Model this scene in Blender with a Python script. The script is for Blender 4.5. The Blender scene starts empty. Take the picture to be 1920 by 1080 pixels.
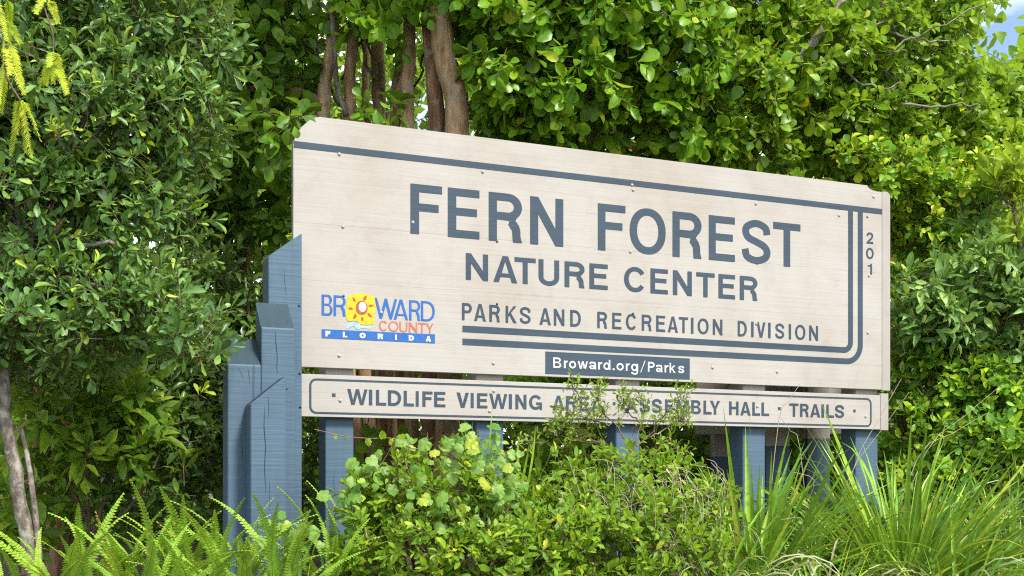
import bpy, math, random
import numpy as np
from mathutils import Matrix, Vector
from mathutils.geometry import tessellate_polygon

# ------------------------------------------------------------------ camera, sky, sun, exposure
C = bpy.context.scene
COL = C.collection
F = 2170.0            # focal length in pixels of a 1920 wide frame
HORIZON = 907.0
EYE = 0.95            # eye height above the ground at the foot of the sign

cam_d = bpy.data.cameras.new("camera")
cam = bpy.data.objects.new("camera", cam_d)
COL.objects.link(cam)
cam.location = (0, 0, EYE)
cam.rotation_euler = (math.radians(90), 0, 0)
cam_d.sensor_width = 36.0
cam_d.lens = F / 1920 * 36.0
cam_d.shift_y = (HORIZON - 540) / 1920
cam_d.clip_start = 0.05
cam_d.clip_end = 2000
C.camera = cam

SUN_EL, SUN_AZ = math.radians(50), math.radians(138)    # azimuth clockwise from +Y (view direction)
w = bpy.data.worlds.new("World")
C.world = w
w.use_nodes = True
nt = w.node_tree
bg = nt.nodes["Background"]
sky = nt.nodes.new("ShaderNodeTexSky")
sky.sky_type = 'NISHITA'
sky.sun_disc = False
sky.sun_elevation = SUN_EL
sky.sun_rotation = SUN_AZ
sky.air_density = 1.0
sky.dust_density = 1.0
tc = nt.nodes.new("ShaderNodeTexCoord")
mp = nt.nodes.new("ShaderNodeMapping")
mp.inputs["Scale"].default_value = (2.2, 2.2, 4.5)
mp.inputs["Location"].default_value = (0.35, 0.1, 0.2)
cn = nt.nodes.new("ShaderNodeTexNoise")
cn.inputs["Scale"].default_value = 1.6
cn.inputs["Detail"].default_value = 7
cr = nt.nodes.new("ShaderNodeValToRGB")
cr.color_ramp.elements[0].position = 0.40
cr.color_ramp.elements[1].position = 0.56
mx = nt.nodes.new("ShaderNodeMix")
mx.data_type = 'RGBA'
nt.links.new(tc.outputs["Generated"], mp.inputs["Vector"])
nt.links.new(mp.outputs["Vector"], cn.inputs["Vector"])
nt.links.new(cn.outputs["Fac"], cr.inputs["Fac"])
nt.links.new(cr.outputs["Color"], mx.inputs["Factor"])
nt.links.new(sky.outputs["Color"], mx.inputs["A"])
mx.inputs["B"].default_value = (8.5, 8.7, 9.0, 1)
nt.links.new(mx.outputs["Result"], bg.inputs["Color"])
bg.inputs["Strength"].default_value = 0.125

sun_d = bpy.data.lights.new("sun", 'SUN')
sun_d.energy = 3.0
sun_d.angle = math.radians(10)
sun_d.color = (1.0, 0.95, 0.86)
sun = bpy.data.objects.new("sun", sun_d)
COL.objects.link(sun)
sdir = Vector((math.sin(SUN_AZ) * math.cos(SUN_EL), math.cos(SUN_AZ) * math.cos(SUN_EL), math.sin(SUN_EL)))
sun.rotation_euler = (-sdir).to_track_quat('-Z', 'Y').to_euler()

C.view_settings.view_transform = 'Standard'
C.view_settings.look = 'None'
C.view_settings.exposure = 1.05
C.view_settings.gamma = 1.0
C.cycles.max_bounces = 8
C.cycles.transparent_max_bounces = 4
C.cycles.use_denoising = False
C.cycles.filter_width = 1.15
C.cycles.use_adaptive_sampling = False
C.cycles.sample_clamp_indirect = 6

RNG = np.random.default_rng(7)
random.seed(7)


# ------------------------------------------------------------------ helpers
def wp(px, py, d):
    """world point that the photograph shows at a pixel, d metres deep"""
    return np.array([(px - 960) / F * d, d, EYE + (HORIZON - py) / F * d])


def empty(name, label, cat, loc=(0, 0, 0), rotz=0.0, group=None):
    o = bpy.data.objects.new(name, None)
    o.empty_display_size = 0.2
    o.location = loc
    o.rotation_euler = (0, 0, rotz)
    o["label"] = label
    o["category"] = cat
    if group:
        o["group"] = group
    COL.objects.link(o)
    return o


def link(name, me, mat=None, parent=None, kind=None):
    o = bpy.data.objects.new(name, me)
    if mat is not None and not me.materials:
        me.materials.append(mat)
    if parent is not None:
        o.parent = parent
    if kind:
        o["kind"] = kind
    COL.objects.link(o)
    return o


def mesh_np(name, V, T, attrs=None, smooth=True):
    V = np.asarray(V, dtype=np.float32)
    T = np.asarray(T, dtype=np.int32)
    me = bpy.data.meshes.new(name)
    me.vertices.add(len(V))
    me.vertices.foreach_set("co", V.ravel())
    k = T.shape[1]
    me.loops.add(T.size)
    me.loops.foreach_set("vertex_index", T.ravel())
    me.polygons.add(len(T))
    me.polygons.foreach_set("loop_start", np.arange(0, T.size, k, dtype=np.int32))
    me.polygons.foreach_set("loop_total", np.full(len(T), k, dtype=np.int32))
    me.polygons.foreach_set("use_smooth", np.full(len(T), smooth, dtype=bool))
    if attrs:
        for n, a in attrs.items():
            at = me.attributes.new(n, 'FLOAT', 'POINT')
            at.data.foreach_set("value", np.asarray(a, dtype=np.float32).ravel())
    me.update(calc_edges=True)
    return me


def norm(a):
    return a / np.maximum(np.linalg.norm(a, axis=-1, keepdims=True), 1e-9)


# ------------------------------------------------------------------ materials
def new_mat(name):
    m = bpy.data.materials.new(name)
    m.use_nodes = True
    return m, m.node_tree, m.node_tree.nodes["Principled BSDF"]


def ramp(nt, cols):
    r = nt.nodes.new("ShaderNodeValToRGB")
    e = r.color_ramp.elements
    while len(e) < len(cols):
        e.new(0.5)
    for i, (p, c) in enumerate(cols):
        e[i].position = p
        e[i].color = (*c, 1)
    return r


def leaf_mat(name, cols, rough=0.42, transl=0.35, edge=0.25, tr_col=(0.50, 0.70, 0.03), spec=0.32):
    """leaf colour from the piece's own random value, pale rib and margin, light passing through"""
    m, nt, bs = new_mat(name)
    L = nt.links
    at = nt.nodes.new("ShaderNodeAttribute"); at.attribute_name = "tint"
    oi = nt.nodes.new("ShaderNodeObjectInfo")
    ad = nt.nodes.new("ShaderNodeMath"); ad.operation = 'ADD'
    fr = nt.nodes.new("ShaderNodeMath"); fr.operation = 'FRACT'
    L.new(at.outputs["Fac"], ad.inputs[0]); L.new(oi.outputs["Random"], ad.inputs[1]); L.new(ad.outputs[0], fr.inputs[0])
    r = ramp(nt, cols)
    L.new(fr.outputs[0], r.inputs["Fac"])
    ac = nt.nodes.new("ShaderNodeAttribute"); ac.attribute_name = "across"
    r2 = ramp(nt, [(0.0, (1, 1, 1)), (0.16, (0, 0, 0)), (0.86, (0.0, 0.0, 0.0)), (1.0, (0.55, 0.55, 0.55))])
    L.new(ac.outputs["Fac"], r2.inputs["Fac"])
    ml = nt.nodes.new("ShaderNodeMath"); ml.operation = 'MULTIPLY'; ml.inputs[1].default_value = edge
    L.new(r2.outputs["Color"], ml.inputs[0])
    pale = nt.nodes.new("ShaderNodeMix"); pale.data_type = 'RGBA'
    L.new(ml.outputs[0], pale.inputs["Factor"]); L.new(r.outputs["Color"], pale.inputs["A"])
    pale.inputs["B"].default_value = (0.30, 0.42, 0.06, 1)
    geo = nt.nodes.new("ShaderNodeNewGeometry")
    back = nt.nodes.new("ShaderNodeMix"); back.data_type = 'RGBA'
    bm = nt.nodes.new("ShaderNodeMath"); bm.operation = 'MULTIPLY'; bm.inputs[1].default_value = 0.25
    L.new(geo.outputs["Backfacing"], bm.inputs[0]); L.new(bm.outputs[0], back.inputs["Factor"])
    L.new(pale.outputs["Result"], back.inputs["A"]); back.inputs["B"].default_value = (0.16, 0.25, 0.06, 1)
    nz = nt.nodes.new("ShaderNodeTexNoise"); nz.inputs["Scale"].default_value = 45; nz.inputs["Detail"].default_value = 3
    L.new(geo.outputs["Position"], nz.inputs["Vector"])
    rz = ramp(nt, [(0.30, (0.62, 0.66, 0.60)), (0.5, (1, 1, 1)), (0.72, (1.2, 1.12, 1.1))])
    L.new(nz.outputs["Fac"], rz.inputs["Fac"])
    mot = nt.nodes.new("ShaderNodeMix"); mot.data_type = 'RGBA'; mot.blend_type = 'MULTIPLY'; mot.inputs["Factor"].default_value = 1.0
    L.new(back.outputs["Result"], mot.inputs["A"]); L.new(rz.outputs["Color"], mot.inputs["B"])
    back = mot
    L.new(back.outputs["Result"], bs.inputs["Base Color"])
    bs.inputs["Roughness"].default_value = rough
    bs.inputs["Specular IOR Level"].default_value = spec
    tr = nt.nodes.new("ShaderNodeBsdfTranslucent")
    tm = nt.nodes.new("ShaderNodeMix"); tm.data_type = 'RGBA'; tm.inputs["Factor"].default_value = 0.35
    L.new(back.outputs["Result"], tm.inputs["A"]); tm.inputs["B"].default_value = (*tr_col, 1)
    L.new(tm.outputs["Result"], tr.inputs["Color"])
    ms = nt.nodes.new("ShaderNodeMixShader"); ms.inputs["Fac"].default_value = transl
    L.new(bs.outputs[0], ms.inputs[1]); L.new(tr.outputs[0], ms.inputs[2])
    L.new(ms.outputs[0], nt.nodes["Material Output"].inputs["Surface"])
    return m


def bark_mat(name, c0, c1, c2, scale=14, stretch=0.25, bump=0.6):
    m, nt, bs = new_mat(name)
    L = nt.links
    tc = nt.nodes.new("ShaderNodeTexCoord")
    mp = nt.nodes.new("ShaderNodeMapping"); mp.inputs["Scale"].default_value = (1, 1, stretch)
    L.new(tc.outputs["Object"], mp.inputs["Vector"])
    n1 = nt.nodes.new("ShaderNodeTexNoise"); n1.inputs["Scale"].default_value = scale; n1.inputs["Detail"].default_value = 8
    n1.inputs["Roughness"].default_value = 0.65
    L.new(mp.outputs[0], n1.inputs["Vector"])
    r = ramp(nt, [(0.32, c0), (0.5, c1), (0.66, c2)])
    L.new(n1.outputs["Fac"], r.inputs["Fac"])
    n2 = nt.nodes.new("ShaderNodeTexNoise"); n2.inputs["Scale"].default_value = scale * 0.6; n2.inputs["Detail"].default_value = 5
    L.new(tc.outputs["Object"], n2.inputs["Vector"])
    r2 = ramp(nt, [(0.56, (0, 0, 0)), (0.64, (1, 1, 1))])
    L.new(n2.outputs["Fac"], r2.inputs["Fac"])
    mx = nt.nodes.new("ShaderNodeMix"); mx.data_type = 'RGBA'
    ml = nt.nodes.new("ShaderNodeMath"); ml.operation = 'MULTIPLY'; ml.inputs[1].default_value = 0.65
    L.new(r2.outputs["Color"], ml.inputs[0]); L.new(ml.outputs[0], mx.inputs["Factor"])
    L.new(r.outputs["Color"], mx.inputs["A"]); mx.inputs["B"].default_value = (0.33, 0.35, 0.27, 1)
    L.new(mx.outputs["Result"], bs.inputs["Base Color"])
    bs.inputs["Roughness"].default_value = 0.9
    bp = nt.nodes.new("ShaderNodeBump"); bp.inputs["Strength"].default_value = bump; bp.inputs["Distance"].default_value = 0.02
    L.new(n1.outputs["Fac"], bp.inputs["Height"]); L.new(bp.outputs[0], bs.inputs["Normal"])
    return m


def paint_mat(name, base, dark, light, grain=(2.0, 60.0, 60.0), bump=0.25, saw=0.0, rough=0.62, crack=False, cpos=0.655, camt=0.55, gw=0.5):
    """brushed house paint on rough wood: soft mottling, grain streaks and relief"""
    m, nt, bs = new_mat(name)
    L = nt.links
    tc = nt.nodes.new("ShaderNodeTexCoord")
    mp = nt.nodes.new("ShaderNodeMapping"); mp.inputs["Scale"].default_value = grain
    L.new(tc.outputs["Object"], mp.inputs["Vector"])
    g = nt.nodes.new("ShaderNodeTexNoise"); g.inputs["Scale"].default_value = 1.0; g.inputs["Detail"].default_value = 7
    g.inputs["Roughness"].default_value = 0.6; g.inputs["Distortion"].default_value = 0.35
    L.new(mp.outputs[0], g.inputs["Vector"])
    big = nt.nodes.new("ShaderNodeTexNoise"); big.inputs["Scale"].default_value = 1.7; big.inputs["Detail"].default_value = 5
    L.new(tc.outputs["Object"], big.inputs["Vector"])
    r1 = ramp(nt, [(0.30, dark), (0.46, base), (0.70, light)])
    L.new(g.outputs["Fac"], r1.inputs["Fac"])
    r2 = ramp(nt, [(0.32, dark), (0.5, base), (0.68, light)])
    L.new(big.outputs["Fac"], r2.inputs["Fac"])
    mx = nt.nodes.new("ShaderNodeMix"); mx.data_type = 'RGBA'; mx.inputs["Factor"].default_value = gw
    L.new(r1.outputs["Color"], mx.inputs["A"]); L.new(r2.outputs["Color"], mx.inputs["B"])
    col = mx.outputs["Result"]
    hgt = g.outputs["Fac"]
    if saw:
        wv = nt.nodes.new("ShaderNodeTexNoise"); wv.inputs["Scale"].default_value = 1.0; wv.inputs["Detail"].default_value = 4
        mp2 = nt.nodes.new("ShaderNodeMapping"); mp2.inputs["Scale"].default_value = (2, 2, 75)
        L.new(tc.outputs["Object"], mp2.inputs["Vector"]); L.new(mp2.outputs[0], wv.inputs["Vector"])
        ad = nt.nodes.new("ShaderNodeMath"); ad.operation = 'MULTIPLY_ADD'; ad.inputs[1].default_value = saw
        L.new(wv.outputs["Fac"], ad.inputs[0]); L.new(g.outputs["Fac"], ad.inputs[2])
        hgt = ad.outputs[0]
    if crack:
        cv = nt.nodes.new("ShaderNodeTexNoise"); cv.inputs["Scale"].default_value = 1.0; cv.inputs["Detail"].default_value = 3
        mp3 = nt.nodes.new("ShaderNodeMapping"); mp3.inputs["Scale"].default_value = crack
        L.new(tc.outputs["Object"], mp3.inputs["Vector"]); L.new(mp3.outputs[0], cv.inputs["Vector"])
        rc = ramp(nt, [(cpos, (0, 0, 0)), (cpos + 0.04, (1, 1, 1))])
        L.new(cv.outputs["Fac"], rc.inputs["Fac"])
        m2 = nt.nodes.new("ShaderNodeMix"); m2.data_type = 'RGBA'
        k = nt.nodes.new("ShaderNodeMath"); k.operation = 'MULTIPLY'; k.inputs[1].default_value = camt
        L.new(rc.outputs["Color"], k.inputs[0]); L.new(k.outputs[0], m2.inputs["Factor"])
        L.new(col, m2.inputs["A"]); m2.inputs["B"].default_value = (*[x * 0.35 for x in dark], 1)
        col = m2.outputs["Result"]
    dn = nt.nodes.new("ShaderNodeTexNoise"); dn.inputs["Scale"].default_value = 7.0; dn.inputs["Detail"].default_value = 9; dn.inputs["Roughness"].default_value = 0.68
    L.new(tc.outputs["Object"], dn.inputs["Vector"])
    rd = ramp(nt, [(0.36, (1.03, 1.03, 1.03)), (0.52, (1, 1, 1)), (0.72, (0.90, 0.88, 0.85))])
    L.new(dn.outputs["Fac"], rd.inputs["Fac"])
    md = nt.nodes.new("ShaderNodeMix"); md.data_type = 'RGBA'; md.blend_type = 'MULTIPLY'; md.inputs["Factor"].default_value = 1.0
    L.new(col, md.inputs["A"]); L.new(rd.outputs["Color"], md.inputs["B"])
    col = md.outputs["Result"]
    L.new(col, bs.inputs["Base Color"])
    bs.inputs["Roughness"].default_value = rough
    bs.inputs["Specular IOR Level"].default_value = 0.35
    bp = nt.nodes.new("ShaderNodeBump"); bp.inputs["Strength"].default_value = bump; bp.inputs["Distance"].default_value = 0.006
    L.new(hgt, bp.inputs["Height"]); L.new(bp.outputs[0], bs.inputs["Normal"])
    return m


def plain_mat(name, col, rough=0.6, metal=0.0):
    m, nt, bs = new_mat(name)
    n = nt.nodes.new("ShaderNodeTexNoise"); n.inputs["Scale"].default_value = 40
    tc = nt.nodes.new("ShaderNodeTexCoord"); nt.links.new(tc.outputs["Object"], n.inputs["Vector"])
    r = ramp(nt, [(0.3, tuple(c * 0.8 for c in col)), (0.7, tuple(min(1, c * 1.15) for c in col))])
    nt.links.new(n.outputs["Fac"], r.inputs["Fac"]); nt.links.new(r.outputs["Color"], bs.inputs["Base Color"])
    bs.inputs["Roughness"].default_value = rough
    bs.inputs["Metallic"].default_value = metal
    return m


M = {}
M['cream'] = paint_mat('cream_paint', (0.368, 0.344, 0.312), (0.322, 0.286, 0.240), (0.394, 0.376, 0.350), (1.3, 40, 60), 0.2, crack=(1.6, 30, 120), cpos=0.68, camt=0.35, gw=0.72)
M['trim'] = paint_mat('trim_paint', (0.330, 0.306, 0.282), (0.30, 0.27, 0.245), (0.355, 0.335, 0.315), (50, 50, 1.6), 0.25)
M['blue'] = paint_mat('blue_post_paint', (0.066, 0.115, 0.166), (0.054, 0.096, 0.142), (0.077, 0.130, 0.183), (26, 26, 1.0), 0.32, saw=1.2, crack=(34, 34, 0.9), cpos=0.66, camt=0.6)
M['endgrain'] = paint_mat('blue_end_grain', (0.022, 0.046, 0.062), (0.014, 0.032, 0.044), (0.03, 0.058, 0.076), (60, 12, 12), 0.5)
M['slate'] = paint_mat('slate_letter_paint', (0.031, 0.053, 0.079), (0.023, 0.040, 0.060), (0.041, 0.066, 0.094), (1.6, 40, 75), 0.2, crack=(3.0, 30, 110), cpos=0.66, camt=0.5)
M['white'] = plain_mat('white_letter_paint', (0.55, 0.55, 0.55))
M['royal'] = plain_mat('royal_blue_paint', (0.006, 0.095, 0.36))
M['yellow'] = plain_mat('yellow_paint', (0.60, 0.43, 0.004))
M['orange'] = plain_mat('burnt_orange_paint', (0.34, 0.065, 0.012))
M['salmon'] = plain_mat('salmon_paint', (0.44, 0.115, 0.065))
M['skyblue'] = plain_mat('pale_blue_paint', (0.28, 0.42, 0.60))
M['bolt'] = plain_mat('painted_bolt', (0.35, 0.325, 0.295), 0.7)
M['bolt_dark'] = plain_mat('weathered_bolt', (0.045, 0.06, 0.075), 0.5, 0.3)

M['bark_lichen'] = bark_mat('lichen_bark', (0.045, 0.035, 0.028), (0.15, 0.125, 0.10), (0.33, 0.31, 0.27), 26, 0.55, 1.0)
M['bark_tan'] = bark_mat('tan_bark', (0.18, 0.10, 0.05), (0.39, 0.25, 0.135), (0.56, 0.41, 0.25), 20, 0.25, 0.8)
M['bark_rust'] = bark_mat('rust_bark', (0.12, 0.055, 0.028), (0.27, 0.14, 0.075), (0.42, 0.26, 0.15), 24, 0.14, 1.0)
M['bark_grey'] = bark_mat('grey_bark', (0.09, 0.075, 0.06), (0.22, 0.19, 0.16), (0.38, 0.35, 0.31), 26, 0.4, 0.9)
M['twig'] = bark_mat('twig_bark', (0.06, 0.04, 0.025), (0.13, 0.09, 0.06), (0.20, 0.15, 0.10), 30, 0.5, 0.3)
M['straw'] = bark_mat('dry_straw', (0.22, 0.16, 0.09), (0.36, 0.29, 0.19), (0.50, 0.44, 0.33), 30, 0.3, 0.1)

M['oak'] = leaf_mat('dark_glossy_leaf', [(0.0, (0.043, 0.103, 0.028)), (0.45, (0.076, 0.168, 0.044)), (0.8, (0.122, 0.245, 0.059)), (0.96, (0.181, 0.336, 0.065)), (1.0, (0.472, 0.609, 0.052))], 0.36, 0.24, 0.2)
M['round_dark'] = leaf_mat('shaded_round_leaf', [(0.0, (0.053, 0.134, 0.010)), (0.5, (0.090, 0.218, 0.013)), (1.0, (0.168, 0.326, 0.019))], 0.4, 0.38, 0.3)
M['round'] = leaf_mat('round_green_leaf', [(0.0, (0.067, 0.184, 0.006)), (0.5, (0.114, 0.284, 0.009)), (0.93, (0.188, 0.369, 0.013)), (1.0, (0.457, 0.501, 0.017))], 0.36, 0.36, 0.4)
M['round_bright'] = leaf_mat('yellow_green_round_leaf', [(0.0, (0.090, 0.213, 0.010)), (0.4, (0.179, 0.338, 0.013)), (0.8, (0.308, 0.452, 0.013)), (0.97, (0.437, 0.502, 0.017)), (1.0, (0.623, 0.376, 0.013))], 0.36, 0.42, 0.35)
M['small_round'] = leaf_mat('small_round_leaf', [(0.0, (0.106, 0.274, 0.012)), (0.5, (0.275, 0.468, 0.021)), (0.95, (0.552, 0.665, 0.032)), (1.0, (0.684, 0.665, 0.064))], 0.4, 0.35, 0.3)
M['greygreen'] = leaf_mat('grey_green_leaf', [(0.0, (0.126, 0.262, 0.066)), (0.5, (0.232, 0.404, 0.105)), (0.9, (0.379, 0.545, 0.150)), (1.0, (0.505, 0.687, 0.089))], 0.36, 0.33, 0.25)
M['lowleaf'] = leaf_mat('low_shrub_leaf', [(0.0, (0.098, 0.259, 0.025)), (0.6, (0.197, 0.408, 0.025)), (1.0, (0.432, 0.630, 0.025))], 0.42, 0.35, 0.2)
M['lime'] = leaf_mat('lime_leaf', [(0.0, (0.211, 0.346, 0.019)), (1.0, (0.403, 0.480, 0.029))], 0.4, 0.42, 0.15)
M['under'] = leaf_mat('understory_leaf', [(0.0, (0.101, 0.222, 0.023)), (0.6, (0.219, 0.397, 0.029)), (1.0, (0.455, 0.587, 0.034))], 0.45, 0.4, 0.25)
M['under_dark'] = leaf_mat('dark_understory_leaf', [(0.0, (0.038, 0.089, 0.019)), (0.7, (0.075, 0.163, 0.031)), (1.0, (0.136, 0.252, 0.041))], 0.3, 0.25, 0.2)  # leaf green darkened in the colour itself to give deep shade
M['wood'] = leaf_mat('forest_leaf', [(0.0, (0.080, 0.182, 0.015)), (0.6, (0.159, 0.312, 0.022)), (1.0, (0.337, 0.476, 0.030))], 0.5, 0.4, 0.1)
M['grape'] = leaf_mat('grape_leaf', [(0.0, (0.094, 0.223, 0.024)), (0.5, (0.168, 0.313, 0.045)), (0.85, (0.231, 0.374, 0.082)), (1.0, (0.399, 0.466, 0.041))], 0.45, 0.32, 0.2)
M['mound'] = leaf_mat('mound_leaf', [(0.0, (0.117, 0.248, 0.010)), (0.5, (0.212, 0.361, 0.014)), (0.93, (0.339, 0.473, 0.022)), (1.0, (0.562, 0.564, 0.063))], 0.45, 0.38, 0.15)
M['sapling'] = leaf_mat('sapling_leaf', [(0.0, (0.120, 0.231, 0.016)), (0.6, (0.216, 0.341, 0.020)), (0.93, (0.360, 0.440, 0.040)), (1.0, (0.600, 0.528, 0.080))], 0.42, 0.35, 0.2)
M['fern'] = leaf_mat('fern_leaf', [(0.0, (0.180, 0.353, 0.026)), (0.6, (0.271, 0.449, 0.037)), (1.0, (0.379, 0.534, 0.049))], 0.5, 0.30, 0.0)
M['fern_dry'] = leaf_mat('dry_fern_leaf', [(0.0, (0.42, 0.25, 0.04)), (1.0, (0.36, 0.30, 0.05))], 0.6, 0.3, 0.0)
M['grass'] = leaf_mat('grass_blade', [(0.0, (0.058, 0.164, 0.019)), (0.35, (0.125, 0.296, 0.025)), (0.7, (0.251, 0.453, 0.034)), (0.92, (0.452, 0.578, 0.046)), (1.0, (0.670, 0.624, 0.110))], 0.32, 0.22, 0.35)
M['grass_pale'] = leaf_mat('bent_grass_blade', [(0.0, (0.22, 0.30, 0.10)), (0.6, (0.38, 0.42, 0.22)), (1.0, (0.52, 0.48, 0.32))], 0.35, 0.3, 0.3)
M['cypress'] = leaf_mat('cypress_needle', [(0.0, (0.423, 0.582, 0.034)), (1.0, (0.688, 0.720, 0.057))], 0.5, 0.45, 0.0)


# ------------------------------------------------------------------ ground
def ground_z(x, y):
    t = np.clip((4.1 - y) / 3.4, 0, 1)
    t = t * t * (3 - 2 * t)
    return 0.42 - 0.97 * t + 0.03 * np.sin(x * 1.7 + 0.6) * np.cos(y * 1.3)


def build_ground():
    fine = np.linspace(-14, 14, 113)
    far = np.array([-900, -400, -160, -70, -35, -20.0])
    xs = np.concatenate([far, fine, -far[::-1]])
    ys = np.concatenate([np.array([-400, -150, -50, -15.0, -6, -3]), np.linspace(-1, 26, 109), np.array([32, 45, 70, 130, 300, 900.0])])
    X, Y = np.meshgrid(xs, ys)
    Z = ground_z(X, Y) + RNG.normal(0, 0.012, X.shape) * (np.abs(X) < 15)
    V = np.stack([X, Y, Z], -1).reshape(-1, 3)
    nx, ny = len(xs), len(ys)
    i = np.arange(nx - 1)[None, :] + nx * np.arange(ny - 1)[:, None]
    Q = np.stack([i, i + 1, i + 1 + nx, i + nx], -1).reshape(-1, 4)
    me = mesh_np('ground', V, Q)
    m, nt, bs = new_mat('leaf_litter')
    L = nt.links
    tc = nt.nodes.new("ShaderNodeTexCoord")
    v = nt.nodes.new("ShaderNodeTexVoronoi"); v.inputs["Scale"].default_value = 22
    n = nt.nodes.new("ShaderNodeTexNoise"); n.inputs["Scale"].default_value = 5; n.inputs["Detail"].default_value = 9
    L.new(tc.outputs["Object"], v.inputs["Vector"]); L.new(tc.outputs["Object"], n.inputs["Vector"])
    r = ramp(nt, [(0.3, (0.035, 0.024, 0.014)), (0.5, (0.075, 0.05, 0.028)), (0.7, (0.06, 0.075, 0.02))])
    L.new(n.outputs["Fac"], r.inputs["Fac"])
    mx = nt.nodes.new("ShaderNodeMix"); mx.data_type = 'RGBA'; mx.blend_type = 'MULTIPLY'; mx.inputs["Factor"].default_value = 0.5
    L.new(r.outputs["Color"], mx.inputs["A"]); L.new(v.outputs["Color"], mx.inputs["B"])
    L.new(mx.outputs["Result"], bs.inputs["Base Color"])
    bs.inputs["Roughness"].default_value = 0.95
    bp = nt.nodes.new("ShaderNodeBump"); bp.inputs["Strength"].default_value = 0.8; bp.inputs["Distance"].default_value = 0.03
    L.new(v.outputs["Distance"], bp.inputs["Height"]); L.new(bp.outputs[0], bs.inputs["Normal"])
    link('ground', me, m, kind='structure')


build_ground()

# ------------------------------------------------------------------ the park sign
TH = math.radians(22.9)
SC, SS = math.cos(TH), math.sin(TH)
SY = 5.63
SX = (550 - 960) / F * SY
sign = empty('park_sign', 'large cream wooden park sign with slate blue lettering on blue posts', 'sign', (SX, SY, 0), TH)


def sp(px, py, w=0.0):
    """sign coordinates (along, height above ground) of a pixel on the plane w in front of the boards"""
    ox, oy = SX + SS * w, SY - SC * w
    a = (px - 960) / F
    u = (a * oy - ox) / (SC - a * SS)
    d = oy + u * SS
    return u, EYE + (HORIZON - py) / F * d


def su(px, w=0.0):
    return sp(px, 0, w)[0]


def box_mesh(name, x0, x1, y0, y1, z0, z1, bev=0.004, top=None, cap_mat=False):
    """bevelled box in sign coordinates (y0 = front); top: function (x, y) -> z"""
    import bmesh
    bm = bmesh.new()
    P = [(x0, y0), (x1, y0), (x1, y1), (x0, y1)]
    lo = [bm.verts.new((x, y, z0)) for x, y in P]
    hi = [bm.verts.new((x, y, top(x, y) if top else z1)) for x, y in P]
    bm.faces.new(lo[::-1])
    ft = bm.faces.new(hi)
    if cap_mat:
        ft.material_index = 1
    for i in range(4):
        bm.faces.new((lo[i], lo[(i + 1) % 4], hi[(i + 1) % 4], hi[i]))
    bmesh.ops.recalc_face_normals(bm, faces=bm.faces)
    if bev:
        bmesh.ops.bevel(bm, geom=list(bm.edges), offset=bev, segments=1, affect='EDGES', profile=0.5)
    me = bpy.data.meshes.new(name)
    bm.to_mesh(me)
    bm.free()
    return me


def prism_mesh(name, poly, y0, y1):
    """outline in (x, z) extruded from y0 (front) to y1"""
    n = len(poly)
    V = [(x, y0, z) for x, z in poly] + [(x, y1, z) for x, z in poly]
    tri = tessellate_polygon([[Vector((x, z, 0)) for x, z in poly]])
    Fc = []
    for a, b, c in tri:
        A, B, D = (Vector((*poly[i], 0)) for i in (a, b, c))
        if (B - A).cross(D - A).z < 0:
            b, c = c, b
        Fc.append((a, b, c)); Fc.append((a + n, c + n, b + n))
    area = sum(poly[i][0] * poly[(i + 1) % n][1] - poly[(i + 1) % n][0] * poly[i][1] for i in range(n))
    for i in range(n):
        j = (i + 1) % n
        Fc.append((j, i, i + n, j + n) if area > 0 else (i, j, j + n, i + n))
    me = bpy.data.meshes.new(name)
    me.from_pydata(V, [], Fc)
    me.update()
    return me


PU1 = su(1653.5)
PV0, PV1 = EYE + 0.5715, EYE + 1.8005
# boards of the big panel, wavering a millimetre in depth
seams = [PV0, PV0 + 0.145, PV0 + 0.425, PV0 + 0.705, PV0 + 0.985, PV1]
for i in range(5):
    a, b = seams[i] + 0.0001, seams[i + 1] - 0.0001
    off = (0.0, 0.0002, 0.0001, 0.0003, 0.0001)[i]
    if i < 4:
        me = box_mesh('plank', 0, PU1, -0.0 - off, 0.038, a, b, 0.0004)
    else:
        cl, cw = 0.085, 0.045          # clipped top corners, the right one rounded
        poly = [(0, a), (PU1, a), (PU1, b - 0.030)]
        for k in range(1, 7):
            t = k / 6 * math.pi / 2
            poly.append((PU1 - 0.02 - 0.09 * math.sin(t), b - 0.030 * math.cos(t)))
        poly += [(0.13, b), (0.09, b - 0.012), (0.04, b - 0.06), (0.008, b - 0.12), (0, b - 0.15)]
        me = prism_mesh('plank', poly, -off, 0.038)
    link('plank', me, M['cream'], sign)
# end trim: a rounded upright on the panel, a short one on the lower board
TU1 = su(1668.5)
poly = [(PU1 + 0.001, PV0 - 0.004), (TU1, PV0 - 0.004), (TU1, PV1 - 0.055)]
for k in range(1, 6):
    t = k / 5 * math.pi / 2
    poly.append((TU1 - 0.03 + 0.03 * math.cos(t), PV1 - 0.055 + 0.03 * math.sin(t)))
poly += [(PU1 + 0.004, PV1 - 0.026), (PU1 + 0.001, PV1 - 0.028)]
link('end_trim', prism_mesh('end_trim', poly, -0.0025, 0.04), M['trim'], sign)
# lower board
BV0, BV1 = EYE + 0.3285, EYE + 0.5365
BU1 = su(1650.5)
link('plank', box_mesh('plank', 0.0, BU1, 0.0, 0.038, BV0, BV1, 0.0015), M['cream'], sign)
link('end_trim', box_mesh('end_trim', BU1 + 0.001, su(1665.5), -0.002, 0.04, BV0 - 0.004, BV1 + 0.012, 0.0015), M['trim'], sign)

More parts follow.
